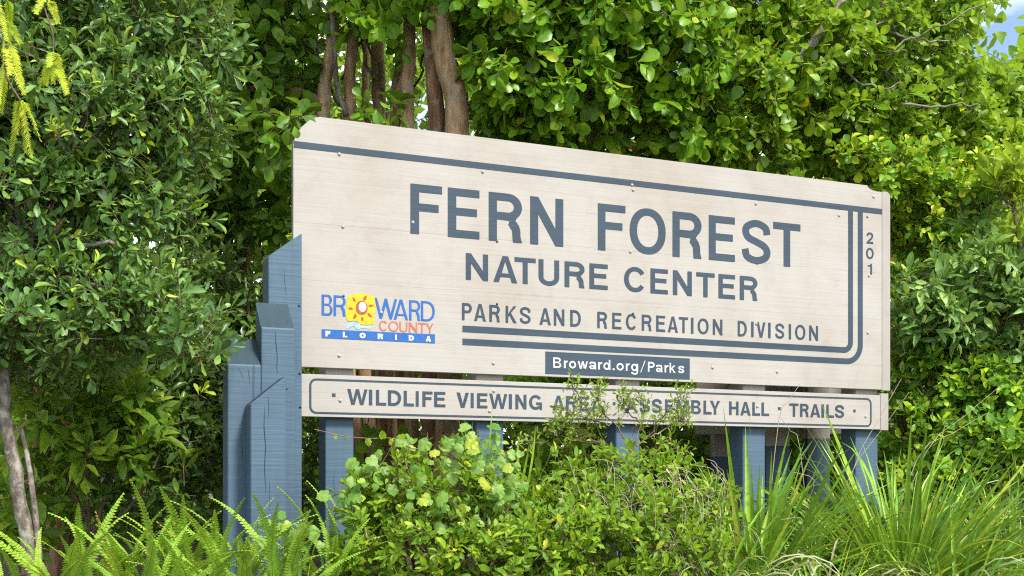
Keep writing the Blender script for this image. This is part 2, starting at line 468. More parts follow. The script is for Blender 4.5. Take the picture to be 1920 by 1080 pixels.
# legs: blue below the lower board, cream above it
LEGS = []
for (x0, x1) in [(610, 663), (893, 944), (1155, 1199.5), (1393, 1434.5), (1604.5, 1646)]:
    u0, u1 = su(x0, -0.04), su(x1, -0.04)
    for (z0, z1, mt, nm) in [(-0.4, BV0 + 0.012, M['blue'], 'leg'), (BV0 + 0.0125, PV1 - 0.15, M['trim'], 'leg')]:
        link(nm, box_mesh('leg', u0, u1, 0.0395, 0.0395 + 0.14, z0, z1, 0.004), mt, sign)


# corner cluster of four stepped posts
def post(px0, px1, w, ztop, mode):
    u0, u1 = su(px0, w), su(px1, w)
    y0, y1 = -w, -w + 0.139
    if mode == 'slant':
        zr, zl = ztop
        tf = lambda x, y: zl + (zr - zl) * (x - u0) / (u1 - u0)
        me = box_mesh('post', u0, u1, y0, y1, -0.4, 0, 0.004, tf, True)
    else:
        zb, zf = ztop
        tf = lambda x, y: zf + (zb - zf) * (y - y0) / (y1 - y0)
        me = box_mesh('post', u0, u1, y0, y1, -0.4, 0, 0.004, tf, True)
    me.materials.append(M['blue'])
    me.materials.append(M['endgrain'])
    return link('post', me, None, sign)


post(503, 566, 0.14, (sp(565, 437, 0.14)[1], sp(503, 480, 0.14)[1]), 'slant')
post(490, 553, 0.28, (sp(481, 566, 0.141)[1], sp(490, 614, 0.28)[1]), 'cap')
post(427, 489.6, 0.2785, (sp(418, 632, 0.14)[1], sp(427, 683, 0.28)[1]), 'cap')
post(470, 537, 0.42, (sp(535, 704, 0.42)[1], sp(470, 757, 0.42)[1]), 'slant')

M['crack'] = plain_mat('dark_crack', (0.016, 0.026, 0.038), 0.9)


def crack(pts, w_, wd):
    P = [np.array(sp(x, y, w_)) for x, y in pts]
    Lf = [(p[0] - wd * 0.65 * k, p[1]) for p, k in zip(P, [0.1] + [1.0] * (len(P) - 2) + [0.1])]
    Rt = [(p[0] + wd * 0.65 * k, p[1]) for p, k in zip(P, [0.1] + [0.9] * (len(P) - 2) + [0.1])]
    link('crack', flat_mesh('crack', [[Lf + Rt[::-1]]], 0, 0, w_ + 0.0012), M['crack'], sign)


CRACKS = [([(516, 618), (517, 640), (520, 668), (519, 690), (521, 702)], 0.28, 0.0024), ([(496, 760), (495, 800), (498, 838), (496, 880), (499, 928)], 0.42, 0.0030), ([(503, 740), (504, 760), (503, 785)], 0.42, 0.0018),
          ([(465, 690), (467, 705), (468, 722)], 0.2785, 0.0020), ([(452, 812), (454, 845), (455, 880)], 0.2785, 0.0018), ([(447, 688), (452, 700), (458, 712)], 0.2785, 0.0012), ([(505, 900), (506, 930), (506, 960)], 0.42, 0.0015),
          ([(532, 500), (534, 530), (537, 556)], 0.14, 0.0011), ([(627, 880), (626, 905), (629, 940)], -0.0385, 0.0012)]

# back of the sign: boards and posts of the reverse side
def rear_box(name, px0, px1, d, z0, z1, mat, yaw=0.0, thick=0.14):
    ux0, ux1 = (px0 - 960) / F * d, (px1 - 960) / F * d
    wd = ux1 - ux0
    me = box_mesh(name, 0, wd, 0, thick, z0, z1, 0.004)
    o = link(name, me, mat, sign)
    Mw = Matrix.Translation((ux0, d, 0)) @ Matrix.Rotation(yaw, 4, 'Z')
    base = Matrix.Translation((SX, SY, 0)) @ Matrix.Rotation(TH, 4, 'Z')
    o.matrix_local = base.inverted() @ Mw
    return o


for (a, b, d, py) in [(1436, 1481, 7.35, 837), (1513.5, 1556, 7.42, 823.5), (1338, 1366, 7.7, 857)]:
    zc = EYE + (HORIZON - py) / F * d
    rear_box('post', a, b, d, -0.4, zc, M['blue'])
    rear_box('post', a, b, d, zc + 0.0005, PV1 - 0.35, M['trim'])
for (z0, z1) in [(BV0 - 0.005, BV1), (PV0, PV0 + 0.28), (PV0 + 0.283, PV0 + 0.56), (PV0 + 0.563, PV0 + 0.84)]:
    rear_box('plank', 1305, 1600, 7.62, z0, z1, M['cream'], math.radians(-4), 0.04)


# ---- lettering: painted letters, each cut as an outline
def arc(cx, cy, rx, ry, a0, a1, n=14, e=2.0):
    out = []
    for i in range(n + 1):
        a = math.radians(a0 + (a1 - a0) * i / n)
        c, s = math.cos(a), math.sin(a)
        out.append((cx + rx * math.copysign(abs(c) ** (2 / e), c), cy + ry * math.copysign(abs(s) ** (2 / e), s)))
    return out


def catmull(P, n=6):
    P = [np.array(p, float) for p in P]
    Q = [2 * P[0] - P[1]] + P + [2 * P[-1] - P[-2]]
    out = []
    for i in range(1, len(Q) - 2):
        for k in range(n):
            t = k / n
            a, b, c, d = Q[i - 1], Q[i], Q[i + 1], Q[i + 2]
            out.append(0.5 * (2 * b + (c - a) * t + (2 * a - 5 * b + 4 * c - d) * t * t + (3 * b - a - 3 * c + d) * t ** 3))
    out.append(P[-1])
    return out


def ribbon(P, sx, sy=None):
    """stroke outline round a centre line; sx: thickness of upright runs, sy: of level runs"""
    sy = sy or sx
    P = [np.array(p, float) for p in P]
    Lf, Rt = [], []
    for i, p in enumerate(P):
        t = P[min(i + 1, len(P) - 1)] - P[max(i - 1, 0)]
        t = t / (np.linalg.norm(t) or 1)
        nrm = np.array([-t[1], t[0]])
        h = np.array([nrm[0] * sx / 2, nrm[1] * sy / 2])
        Lf.append(tuple(p + h)); Rt.append(tuple(p - h))
    return Lf + Rt[::-1]


def glyph(ch, w, h, s, b):
    m = w / 2
    if ch == 'I': return [[[(0, 0), (w, 0), (w, h), (0, h)]]]
    if ch == '.': return [[[(0, 0), (w, 0), (w, h), (0, h)]]]
    if ch == 'F': return [[[(0, 0), (0, h), (w, h), (w, h - b), (s, h - b), (s, .56 * h + b / 2 - .02 * h), (.89 * w, .56 * h + b / 2 - .02 * h), (.89 * w, .54 * h - b / 2), (s, .54 * h - b / 2), (s, 0)]]]
    if ch == 'E': return [[[(0, 0), (0, h), (w, h), (w, h - b), (s, h - b), (s, .53 * h + b / 2), (.92 * w, .53 * h + b / 2), (.92 * w, .53 * h - b / 2), (s, .53 * h - b / 2), (s, b), (w, b), (w, 0)]]]
    if ch == 'L': return [[[(0, 0), (0, h), (s, h), (s, b), (w, b), (w, 0)]]]
    if ch == 'T': return [[[(0, h), (w, h), (w, h - b), (m + s / 2, h - b), (m + s / 2, 0), (m - s / 2, 0), (m - s / 2, h - b), (0, h - b)]]]
    if ch == 'H': return [[[(0, 0), (0, h), (s, h), (s, .53 * h + b / 2), (w - s, .53 * h + b / 2), (w - s, h), (w, h), (w, 0), (w - s, 0), (w - s, .53 * h - b / 2), (s, .53 * h - b / 2), (s, 0)]]]
    if ch == 'N': return [[[(0, 0), (0, h), (s, h), (w - s, .36 * h), (w - s, h), (w, h), (w, 0), (w - s, 0), (s, .64 * h), (s, 0)]]]
    if ch == 'M': return [[[(0, 0), (0, h), (1.3 * s, h), (m, .33 * h), (w - 1.3 * s, h), (w, h), (w, 0), (w - s, 0), (w - s, .7 * h), (m + s / 2, 0), (m - s / 2, 0), (s, .7 * h), (s, 0)]]]
    if ch == 'A':
        a = m - .55 * s
        ya, x0 = .80 * h, 1.1 * s
        xl = lambda y: x0 + (m - x0) * y / ya
        y1, y2 = .20 * h, .20 * h + .85 * b
        return [[[(0, 0), (a, h), (w - a, h), (w, 0), (w - x0, 0), (w - xl(y1), y1), (xl(y1), y1), (x0, 0)], [(xl(y2), y2), (w - xl(y2), y2), (m, ya)]]]
    if ch == 'V': return [[[(0, h), (1.12 * s, h), (m, .27 * h), (w - 1.12 * s, h), (w, h), (m + .6 * s, 0), (m - .6 * s, 0)]]]
    if ch == 'W': return [[[(0, h), (s, h), (.285 * w, .28 * h), (m - .5 * s, h), (m + .5 * s, h), (.715 * w, .28 * h), (w - s, h), (w, h), (.715 * w + .52 * s, 0), (.715 * w - .52 * s, 0), (m, .68 * h), (.285 * w + .52 * s, 0), (.285 * w - .52 * s, 0)]]]
    if ch == 'Y': return [[[(0, h), (1.15 * s, h), (m, .56 * h), (w - 1.15 * s, h), (w, h), (m + s / 2, .41 * h), (m + s / 2, 0), (m - s / 2, 0), (m - s / 2, .41 * h)]]]
    if ch == 'K': return [[[(0, 0), (0, h), (s, h), (s, .54 * h), (w - 1.3 * s, h), (w - .03 * w, h), (.36 * w + .5 * s, .60 * h), (w, 0), (w - 1.3 * s, 0), (.30 * w + .2 * s, .44 * h), (s, .31 * h), (s, 0)]]]
    if ch == 'O' or ch == '0':
        return [[arc(m, h / 2, m, h / 2, 0, 350, 35, 2.15), arc(m, h / 2, m - s, h / 2 - b, 0, 350, 35, 2.15)]]
    if ch == 'D':
        r = .62 * w
        return [[[(0, 0), (0, h)] + arc(w - r, h / 2, r, h / 2, 90, -90, 20, 2.2), [(s, b), (s, h - b)] + arc(w - r, h / 2, r - s, h / 2 - b, 90, -90, 20, 2.2)]]
    if ch in 'PR':
        r, lo = .42 * w, (.45 if ch == 'R' else .42) * h
        cy, ry = (h + lo) / 2, (h - lo) / 2
        hole = [(s, lo + b), (s, h - b)] + arc(w - r, cy, r - s, ry - b, 90, -90, 14)
        if ch == 'P':
            return [[[(0, 0), (0, h)] + arc(w - r, cy, r, ry, 90, -90, 16) + [(s, lo), (s, 0)], hole]]
        leg = [(w * .80, lo + .005 * h), (w * .90, lo - .09 * h), (w * .945, .27 * h), (w * .955, .12 * h), (w, 0), (w - 1.12 * s, 0), (w * .955 - s, .12 * h), (w * .945 - s, .24 * h), (w * .83 - s, .36 * h), (w * .62, lo - .01 * h), (s, lo)]
        return [[[(0, 0), (0, h)] + arc(w - r, cy, r, ry, 90, -50, 14) + leg + [(s, 0)], hole]]
    if ch == 'B':
        md = .53 * h
        r1, r2 = .36 * w, .40 * w
        x1 = .94 * w
        o = [(0, 0), (0, h)] + arc(x1 - r1, (h + md) / 2, r1, (h - md) / 2, 90, -70, 12) + arc(w - r2, md / 2, r2, md / 2, 70, -90, 12)
        h1 = [(s, md + b * .4), (s, h - b)] + arc(x1 - r1, (h + md + b * .4 - b) / 2, r1 - s, (h - b - md - b * .4) / 2, 90, -90, 10)
        h2 = [(s, b), (s, md - b * .5)] + arc(w - r2, (md - b * .5 + b) / 2, r2 - s, (md - b * 1.5) / 2, 90, -90, 10)
        return [[o, h1, h2]]
    if ch == 'U':
        ry = .32 * h
        return [[[(0, h), (s, h)] + arc(m, ry, m - s, ry - b, 180, 360, 16) + [(w - s, h), (w, h)] + arc(m, ry, m, ry, 0, -180, 16)]]
    if ch == 'C': return [[ribbon(arc(m, h / 2, m - s / 2, h / 2 - b / 2, 32, 325, 30, 2.1), s, b)]]
    if ch == 'G':
        return [[ribbon(arc(m, h / 2, m - s / 2, h / 2 - b / 2, 34, 320, 30, 2.1), s, b)], [[(w - .8 * s, 0), (w, 0), (w, .5 * h), (.54 * w, .5 * h), (.54 * w, .5 * h - .9 * b), (w - .8 * s, .5 * h - .9 * b)]]]
    if ch == 'S':
        c = [(.985, .715), (.90, .90), (.5, 1), (.11, .905), (.03, .755), (.16, .60), (.5, .505), (.86, .39), (.985, .23), (.87, .075), (.5, 0), (.10, .085), (0, .29)]
        return [[ribbon(catmull([(s / 2 + x * (w - s), b / 2 + y * (h - b)) for x, y in c]), s, b)]]
    if ch == '2':
        c = [(0, .70), (.08, .90), (.5, 1), (.93, .88), (.98, .68), (.75, .44), (.3, .2), (.08, .0)]
        return [[ribbon(catmull([(s / 2 + x * (w - s), b / 2 + y * (h - b)) for x, y in c]), s, b)], [[(0, 0), (w, 0), (w, b), (0, b)]]]
    if ch == '1': return [[[(w - s, 0), (w, 0), (w, h), (w - .7 * s, h), (w - 1.3 * s, .86 * h), (0, .83 * h), (0, .73 * h), (w - s, .73 * h)]]]
    if ch == '/': return [[[(0, 0), (.6 * s, 0), (w, h), (w - .6 * s, h)]]]
    x = .74 * h                    # small letters
    if ch == 'o': return [[arc(m, x / 2, m, x / 2, 0, 350, 30), arc(m, x / 2, m - s, x / 2 - b, 0, 350, 30)]]
    if ch == 'r': return [[[(0, 0), (0, x), (s, x), (s, .84 * x), (.6 * w, .98 * x), (w, x), (w, .80 * x), (.72 * w, .78 * x), (s, .58 * x), (s, 0)]]]
    if ch == 'w': return [[[(q[0], q[1] * .74) for q in glyph('W', w, h, s, b)[0][0]]]]
    if ch in 'adgk':
        if ch == 'k': return [[[(0, 0), (0, h), (s, h), (s, .45 * h), (w - 1.3 * s, x), (w, x), (.42 * w + .3 * s, .46 * h), (w, 0), (w - 1.25 * s, 0), (.40 * w, .34 * h), (s, .24 * h), (s, 0)]]]
        if ch == 'd': return [[arc(.47 * w, x / 2, .47 * w, x / 2, 0, 350, 26), arc(.47 * w, x / 2, .47 * w - s, x / 2 - b, 0, 350, 26)], [[(w - s, 0), (w, 0), (w, h), (w - s, h)]]]
        if ch == 'g': return [[arc(.47 * w, x / 2, .47 * w, x / 2, 0, 350, 26), arc(.47 * w, x / 2, .47 * w - s, x / 2 - b, 0, 350, 26)], [ribbon([(w - s / 2, x), (w - s / 2, -.1 * h), (.8 * w, -.24 * h), (.45 * w, -.28 * h), (.12 * w, -.2 * h), (.1 * w, -.1 * h)], s, b)]]
        return [[arc(.42 * w, .29 * x, .42 * w, .29 * x, 0, 350, 24), arc(.42 * w, .29 * x, .42 * w - s, .29 * x - b * .9, 0, 350, 24)], [ribbon(catmull([(.10 * w, .70 * x), (.2 * w, .88 * x), (.48 * w, x - b / 2), (.78 * w, .86 * x), (w - .62 * s, .62 * x), (w - .62 * s, .2 * x), (w - .5 * s, 0)]), s, b)]]
    if ch == 's':
        return [[[(p[0], p[1] * .74) for p in glyph('S', w, h, s, b * 1.2)[0][0]]]]
    raise ValueError(ch)


def flat_mesh(name, polys, x0, z0, lift):
    V, T = [], []
    for k, loops in enumerate(polys):
        tri = tessellate_polygon([[Vector((x, z, 0)) for x, z in lp] for lp in loops])
        flat = [p for lp in loops for p in lp]
        base = len(V)
        V += [(x0 + x, -lift - k * 0.0002, z0 + z) for x, z in flat]
        for a, b, c in tri:
            A, B, D = (Vector((*flat[i], 0)) for i in (a, b, c))
            if (B - A).cross(D - A).z < 0:
                b, c = c, b
            T.append((base + a, base + b, base + c))
    me = bpy.data.meshes.new(name)
    me.from_pydata(V, [], T)
    me.update()
    return me


def flat(name, polys, mat, lift=0.0018, x0=0, z0=0, parent=None):
    return link(name, flat_mesh(name, polys, x0, z0, lift), mat, parent or sign)


for c_ in CRACKS:
    crack(*c_)


def row(chars, z0, z1, s, mat, b=None, lift=0.0018, parent=None):
    b = b or s * 0.87
    for ch, a, c in chars:
        u0, u1 = su(a), su(c)
        flat('letter', glyph(ch, u1 - u0, z1 - z0, s, b), mat, lift, u0, z0, parent)


def vv(*pts):
    return sum(sp(*p)[1] for p in pts) / len(pts)


row([('F', 769.4, 828.8), ('E', 839.5, 898.8), ('R', 916.2, 978.6), ('N', 994, 1056), ('F', 1120.8, 1172.5), ('O', 1180.4, 1247.9), ('R', 1260.8, 1315.2), ('E', 1328.8, 1377.7), ('S', 1390.4, 1445), ('T', 1449.6, 1500.6)],
    EYE + 1.2676, EYE + 1.5213, 0.0462, M['slate'], 0.0400)
nz0, nz1 = vv((873.3, 524), (1105, 541.3), (1219.5, 550), (1386.9, 562)), vv((873.3, 474), (1105, 493.9), (1219.5, 503), (1386.9, 516.7))
row([('N', 873.3, 915), ('A', 924.8, 969.7), ('T', 964.7, 1004.4), ('U', 1009.7, 1048.3), ('R', 1058.4, 1095.9), ('E', 1105, 1139.4), ('C', 1170, 1211), ('E', 1219.5, 1252), ('N', 1261.5, 1297), ('T', 1305.3, 1339.7), ('E', 1347, 1378), ('R', 1386.9, 1420)],
    nz0, nz1, 0.0285, M['slate'], 0.0235)
rz0, rz1 = vv((866, 600.8), (1533.6, 638.7)), vv((866, 568.2), (1533.6, 610.7))
row([('P', 866, 884.6), ('A', 888.8, 911), ('R', 917.4, 937), ('K', 947.9, 968.8), ('S', 974.3, 995), ('A', 1011.3, 1032.8), ('N', 1038.3, 1058), ('D', 1069, 1088.8),
     ('R', 1119.8, 1138), ('E', 1147.8, 1165), ('C', 1173.5, 1193.8), ('R', 1203.2, 1221.4), ('E', 1230.2, 1247), ('A', 1251.8, 1271), ('T', 1272.7, 1290), ('I', 1295.4, 1300), ('O', 1307.9, 1328.5), ('N', 1336.4, 1354.3),
     ('D', 1383, 1400), ('I', 1408.2, 1412.8), ('V', 1418.3, 1435), ('I', 1440, 1444.7), ('S', 1453.3, 1470.3), ('I', 1478.7, 1483), ('O', 1490.7, 1509.8), ('N', 1517, 1533.6)],
    rz0, rz1, 0.0145, M['slate'], 0.0135)
wz0, wz1 = vv((651, 758.8), (1488.7, 781)), vv((651, 729.2), (1480, 756))
row([('W', 651, 689), ('I', 691.7, 698), ('L', 704.8, 724), ('D', 727.3, 751.9), ('L', 756.9, 776), ('I', 779.4, 785), ('F', 791.9, 811), ('E', 814, 835),
     ('V', 856, 879), ('I', 882.5, 888), ('E', 894.4, 913.8), ('W', 917.3, 951), ('I', 954, 959.8), ('N', 966.3, 987), ('G', 992, 1016),
     ('A', 1035.8, 1058.3), ('R', 1061, 1081), ('E', 1086.5, 1105), ('A', 1108, 1131),
     ('A', 1173, 1196), ('S', 1199, 1219), ('S', 1222, 1241), ('E', 1247, 1262), ('M', 1268, 1291.7), ('B', 1296, 1314), ('L', 1319, 1334), ('Y', 1331, 1350),
     ('H', 1367, 1384.6), ('A', 1388, 1407.3), ('L', 1410.5, 1425), ('L', 1427.7, 1442),
     ('T', 1480, 1497), ('R', 1500, 1516), ('A', 1518.9, 1537.8), ('I', 1540, 1544.9), ('L', 1549.3, 1563.5), ('S', 1565.3, 1582.6)],
    wz0, wz1, 0.0165, M['slate'], 0.0140)
zm = wz0 + 0.47 * (wz1 - wz0)
for a, c in [(622.5, 629), (1148.8, 1154), (1458.6, 1463.6), (1599.8, 1604)]:
    u0, u1 = su(a), su(c)
    flat('dot', glyph('.', u1 - u0, 0.0165, 0, 0), M['slate'], 0.0018, u0, zm)
# house number
for ch, a, c, y0, y1 in [('2', 1624.7, 1637, 456.3, 435), ('0', 1623.7, 1637.8, 485, 464), ('1', 1626.7, 1634.8, 514, 493.8)]:
    row([(ch, a, c)], sp(a, y0)[1], sp(a, y1)[1], 0.0125, M['slate'], 0.0115)


# stripes
def rounded(x0, x1, z0, z1, r, n=7):
    P = []
    for cx, cz, a in [(x1 - r, z1 - r, 0), (x0 + r, z1 - r, 90), (x0 + r, z0 + r, 180), (x1 - r, z0 + r, 270)]:
        P += arc(cx, cz, r, r, a, a + 90, n)
    return P


tz0, tz1 = EYE + 1.6357, EYE + 1.6680
flat('stripe', [[[(0.003, tz0), (su(1654.7) - 0.003, tz0), (su(1654.7) - 0.003, tz1), (0.003, tz1)]]], M['slate'])


def hook(px_in, px_out, z_top, z_bot, u_left, r):
    ui, uo = su(px_in), su(px_out)
    t = z_top - z_bot
    zend = tz0 + 0.0004
    return [[[(u_left, z_bot)] + arc(uo - r, z_bot + r, r, r, 270, 360, 10) + [(uo, zend), (ui, zend)] + arc(uo - r, z_bot + r, r - (uo - ui), r - t, 0, -90, 10) + [(u_left, z_top)]]]


ul = su(867)
flat('stripe', hook(1590.2, 1599, vv((867, 610), (1582, 651.2)), vv((867, 622.9), (1582, 661.0)), ul, 0.066), M['slate'])
flat('stripe', hook(1608.3, 1617.4, vv((867, 634.7), (1582, 671.8)), vv((867, 647), (1582, 682.0)), ul, 0.118), M['slate'])
# thin border round the lower board
b0, b1 = su(579.8), su(1634)
bz0, bz1 = vv((600, 775.6), (1620, 800.3)), vv((600, 709), (1620, 746.8))
flat('border_line', [[rounded(b0, b1, bz0, bz1, 0.035), rounded(b0 + 0.0105, b1 - 0.0105, bz0 + 0.0095, bz1 - 0.0095, 0.026)]], M['slate'])
# web address panel
wu0, wu1 = su(1022.4), su(1293)
az0, az1 = vv((1023, 700.5), (1293.6, 712)), vv((1022.2, 658.9), (1292, 672.3))
web = flat('address_panel', [[[(wu0, az0), (wu1, az0), (wu1, az1), (wu0, az1)]]], M['slate'])
hz0, hz1 = vv((1036.9, 689), (1214.4, 697.3)), vv((1036.9, 669.8), (1214.4, 678.6))
row([('B', 1036.9, 1052), ('r', 1056.9, 1064), ('o', 1066.6, 1079.8), ('w', 1083, 1101.9), ('a', 1104.5, 1117.5), ('r', 1121, 1128.8), ('d', 1131, 1144), ('o', 1155.6, 1169), ('r', 1173, 1180), ('g', 1183, 1196), ('P', 1214.4, 1226.9), ('a', 1229.5, 1241.7), ('r', 1245.6, 1253), ('k', 1255, 1266), ('s', 1271, 1282.7)],
    hz0, hz1, 0.0098, M['white'], 0.0088, 0.0026, web)
u0 = su(1148.3)
flat('full_stop', glyph('.', su(1151.9) - u0, 0.0098, 0, 0), M['white'], 0.0026, u0, hz0, web)
u0 = su(1200)
flat('slash', glyph('/', su(1210) - u0, (hz1 - hz0) * 1.22, 0.008, 0), M['white'], 0.0026, u0, hz0 - 0.006, web)

# county emblem
def Q(px, py):            # zoomed reading of the emblem -> sign coordinates
    return sp(590 + px / 8, 530 + py / 8)


bar = flat('emblem_bar', [[[Q(105, 830), Q(1803, 910), Q(1803, 775), Q(105, 697)]]], M['royal'])
fz0, fz1 = vv((610, 631), (798, 640)), vv((610, 620.6), (798, 630))
row([('F', 610, 619.4), ('L', 642.5, 651), ('O', 673.8, 685.2), ('R', 707.8, 718), ('I', 740.4, 743.8), ('D', 766, 776), ('A', 798, 808)], fz0, fz1, 0.0098, M['white'], 0.0075, 0.0026, bar)
bz0_, bz1_ = vv((603, 591), (789, 602)), vv((603, 552), (789, 564))
row([('B', 603, 623.5), ('R', 625.4, 648), ('W', 702, 744.4), ('A', 738, 765), ('R', 767, 787.7), ('D', 789, 815)], bz0_, bz1_, 0.0125, M['royal'], 0.0105)
cz0, cz1 = vv((712, 620.6), (812, 625.5)), vv((712, 601), (800, 606))
row([('C', 710.6, 726.3), ('O', 728, 747), ('U', 748.8, 763.8), ('N', 766.5, 782.3), ('T', 783.8, 798), ('Y', 798.6, 812.5)], cz0, cz1, 0.0075, M['salmon'], 0.0065)
sunp = [(480, 290), (497, 215), (535, 180), (640, 162), (760, 167), (850, 195), (895, 240), (912, 330), (905, 420), (885, 500), (893, 570), (870, 622), (790, 632), (710, 630), (665, 612), (640, 585), (580, 572), (510, 578), (480, 540), (468, 440)]
em = flat('emblem_sun', [[[Q(*p) for p in [tuple(q) for q in catmull(sunp + [sunp[0]], 4)][:-1]]]], M['yellow'], 0.0024)
flat('ring', [[[Q(*p) for p in arc(703, 378, 90, 108, 0, 350, 35)]]], M['orange'], 0.0030, parent=em)
flat('centre', [[[Q(*p) for p in arc(716, 365, 58, 76, 0, 350, 35)]]], M['white'], 0.0036, parent=em)
for ax, ay, bx, by, wd in [(565, 210, 612, 300, 17), (775, 190, 730, 278, 22), (880, 345, 800, 350, 20), (858, 526, 785, 452, 20), (712, 585, 712, 505, 20), (580, 552, 622, 465, 22), (495, 380, 578, 400, 20)]:
    dx, dy = bx - ax, by - ay
    l = math.hypot(dx, dy)
    nx, ny = -dy / l * wd, dx / l * wd
    pts = [(ax, ay), (ax + .35 * dx + nx * .9, ay + .35 * dy + ny * .9), (ax + .65 * dx + nx, ay + .65 * dy + ny), (bx, by), (ax + .65 * dx - nx, ay + .65 * dy - ny), (ax + .35 * dx - nx * .9, ay + .35 * dy - ny * .9)]
    flat('ray', [[[Q(*p) for p in pts]]], M['orange'], 0.0030, parent=em)
wav = [(470, 690), (480, 640), (540, 595), (610, 582), (660, 612), (700, 640), (780, 648), (845, 658), (835, 695), (760, 688), (690, 690), (640, 703), (610, 680), (590, 655), (540, 668), (500, 692)]
flat('emblem_wave', [[[Q(*p) for p in [tuple(q) for q in catmull(wav + [wav[0]], 4)][:-1]]]], M['skyblue'], 0.0020)


# bolts
def dome(r, h):
    V = [(0, -h, 0)]
    for rr, hh in [(0.6, 0.8), (1.0, 0.0)]:
        for k in range(8):
            a = k * math.pi / 4
            V.append((r * rr * math.cos(a), -h * hh, r * rr * math.sin(a)))
    T = []
    for k in range(8):
        j = (k + 1) % 8
        T.append((0, 1 + k, 1 + j))
        T.append((1 + k, 9 + k, 9 + j)); T.append((1 + k, 9 + j, 1 + j))
    return V, T


V, T = dome(0.0095, 0.006)
bolt_me = mesh_np('bolt', V, T); bolt_me.materials.append(M['bolt'])
bolt_dk = mesh_np('bolt', V, T); bolt_dk.materials.append(M['bolt_dark'])
for px, py, dk, w_ in [(636, 289, 0, 0), (643, 425, 0, 0), (932, 453, 1, 0), (905, 322, 0, 0), (1185, 347, 0, 0), (1187, 356, 0, 0), (1417, 382, 0, 0), (1182, 472, 0, 0), (1419, 494, 1, 0), (1626, 407, 1, 0),
                       (1573, 404, 0, 0), (1629, 517, 0, 0), (1627, 624, 0, 0), (1187, 588, 1, 0), (1418, 607, 0, 0), (932, 570, 1, 0), (644, 555, 1, 0), (636, 667, 0, 0), (1095, 690, 0, 0), (1336, 689, 0, 0), (1457, 697, 0, 0),
                       (638, 751, 0, 0), (926, 733, 0, 0), (918, 771, 0, 0), (1420, 762, 0, 0), (1623, 781, 0, 0), (1638, 369, 0, 0), (925, 681, 0, 0), (774, 417, 0, 0), (715, 586, 0, 0),
                       (561, 573, 1, 0.14), (562, 700, 1, 0.14), (563, 763, 1, 0.14), (537, 728, 1, 0.28)]:
    u, z = sp(px, py, w_)
    o = link('bolt', bolt_dk if dk else bolt_me, None, sign)
    o.location = (u, -w_ - 0.001, z)
    if dk: o.scale = (0.72, 0.72, 0.72)


# ------------------------------------------------------------------ vegetation tools
def tube(P, R, sides=8, wob=0.0, rng=RNG):
    P = np.asarray(P, float)
    R = np.asarray(R, float)
    n = len(P)
    Tn = norm(np.gradient(P, axis=0))
    A = np.cross(Tn, np.array([0.31, 0.95, 0.05])); A = norm(A)
    B = np.cross(Tn, A)
    ang = np.arange(sides) * 2 * np.pi / sides
    rad = R[:, None] * (1 + wob * rng.normal(0, 1, (n, sides)))
    V = P[:, None, :] + rad[..., None] * (np.cos(ang)[None, :, None] * A[:, None, :] + np.sin(ang)[None, :, None] * B[:, None, :])
    i = np.arange(n - 1)[:, None] * sides
    j = np.arange(sides)[None, :]
    k = (j + 1) % sides
    Qd = np.stack([i + j, i + k, i + sides + k, i + sides + j], -1).reshape(-1, 4)
    T = np.concatenate([Qd[:, [0, 1, 2]], Qd[:, [0, 2, 3]]])
    return V.reshape(-1, 3), T


def path(pts, n=14, jit=0.0, rng=RNG):
    P = np.array(catmull(pts, max(2, n // max(1, len(pts) - 1))))
    if jit:
        J = rng.normal(0, jit, P.shape)
        J[0] = 0
        P = P + J
    return P


def stem(name, pts, r0, r1, mat, parent, sides=10, wob=0.05, n=16, jit=0.0, kind=None):
    P = path(pts, n, jit)
    V, T = tube(P, np.linspace(r0, r1, len(P)), sides, wob)
    return link(name, mesh_np(name, V - np.array(parent.location), T), mat, parent, kind)


def leaf_shape(rows, fold=0.25, curl=0.15, tipw=0.0):
    """rows: (t, half width) from base to tip, unit length along +Y, normal +Z"""
    V, ac = [(0, 0, 0)], [0.0]
    for t, hw in rows:
        z = -curl * t * t
        V += [(-hw, t, z + fold * hw), (0, t, z), (hw, t, z + fold * hw)]
        ac += [1.0, 0.0, 1.0]
    V.append((0, 1, -curl)); ac.append(0.6)
    T = [(0, 2, 1), (0, 3, 2)]
    n = len(rows)
    for i in range(n - 1):
        a, b = 1 + 3 * i, 4 + 3 * i
        T += [(a, a + 1, b + 1), (a, b + 1, b), (a + 1, a + 2, b + 2), (a + 1, b + 2, b + 1)]
    a, tip = 1 + 3 * (n - 1), 1 + 3 * n
    T += [(a, a + 1, tip), (a + 1, a + 2, tip)]
    return np.array(V, float), np.array(T), np.array(ac, float)


SHAPES = {
    'round': leaf_shape([(0.18, 0.10), (0.42, 0.26), (0.70, 0.33), (0.92, 0.20)], 0.28, 0.16),
    'oak': leaf_shape([(0.25, 0.055), (0.55, 0.13), (0.80, 0.165), (0.95, 0.09)], 0.35, 0.14),
    'lance': leaf_shape([(0.2, 0.10), (0.45, 0.18), (0.75, 0.12)], 0.35, 0.2),
    'broad': leaf_shape([(0.2, 0.14), (0.5, 0.25), (0.8, 0.16)], 0.3, 0.2),
    'far': leaf_shape([(0.35, 0.24), (0.75, 0.24)], 0.25, 0.15),
    'small': leaf_shape([(0.4, 0.20), (0.75, 0.17)], 0.3, 0.12),
}


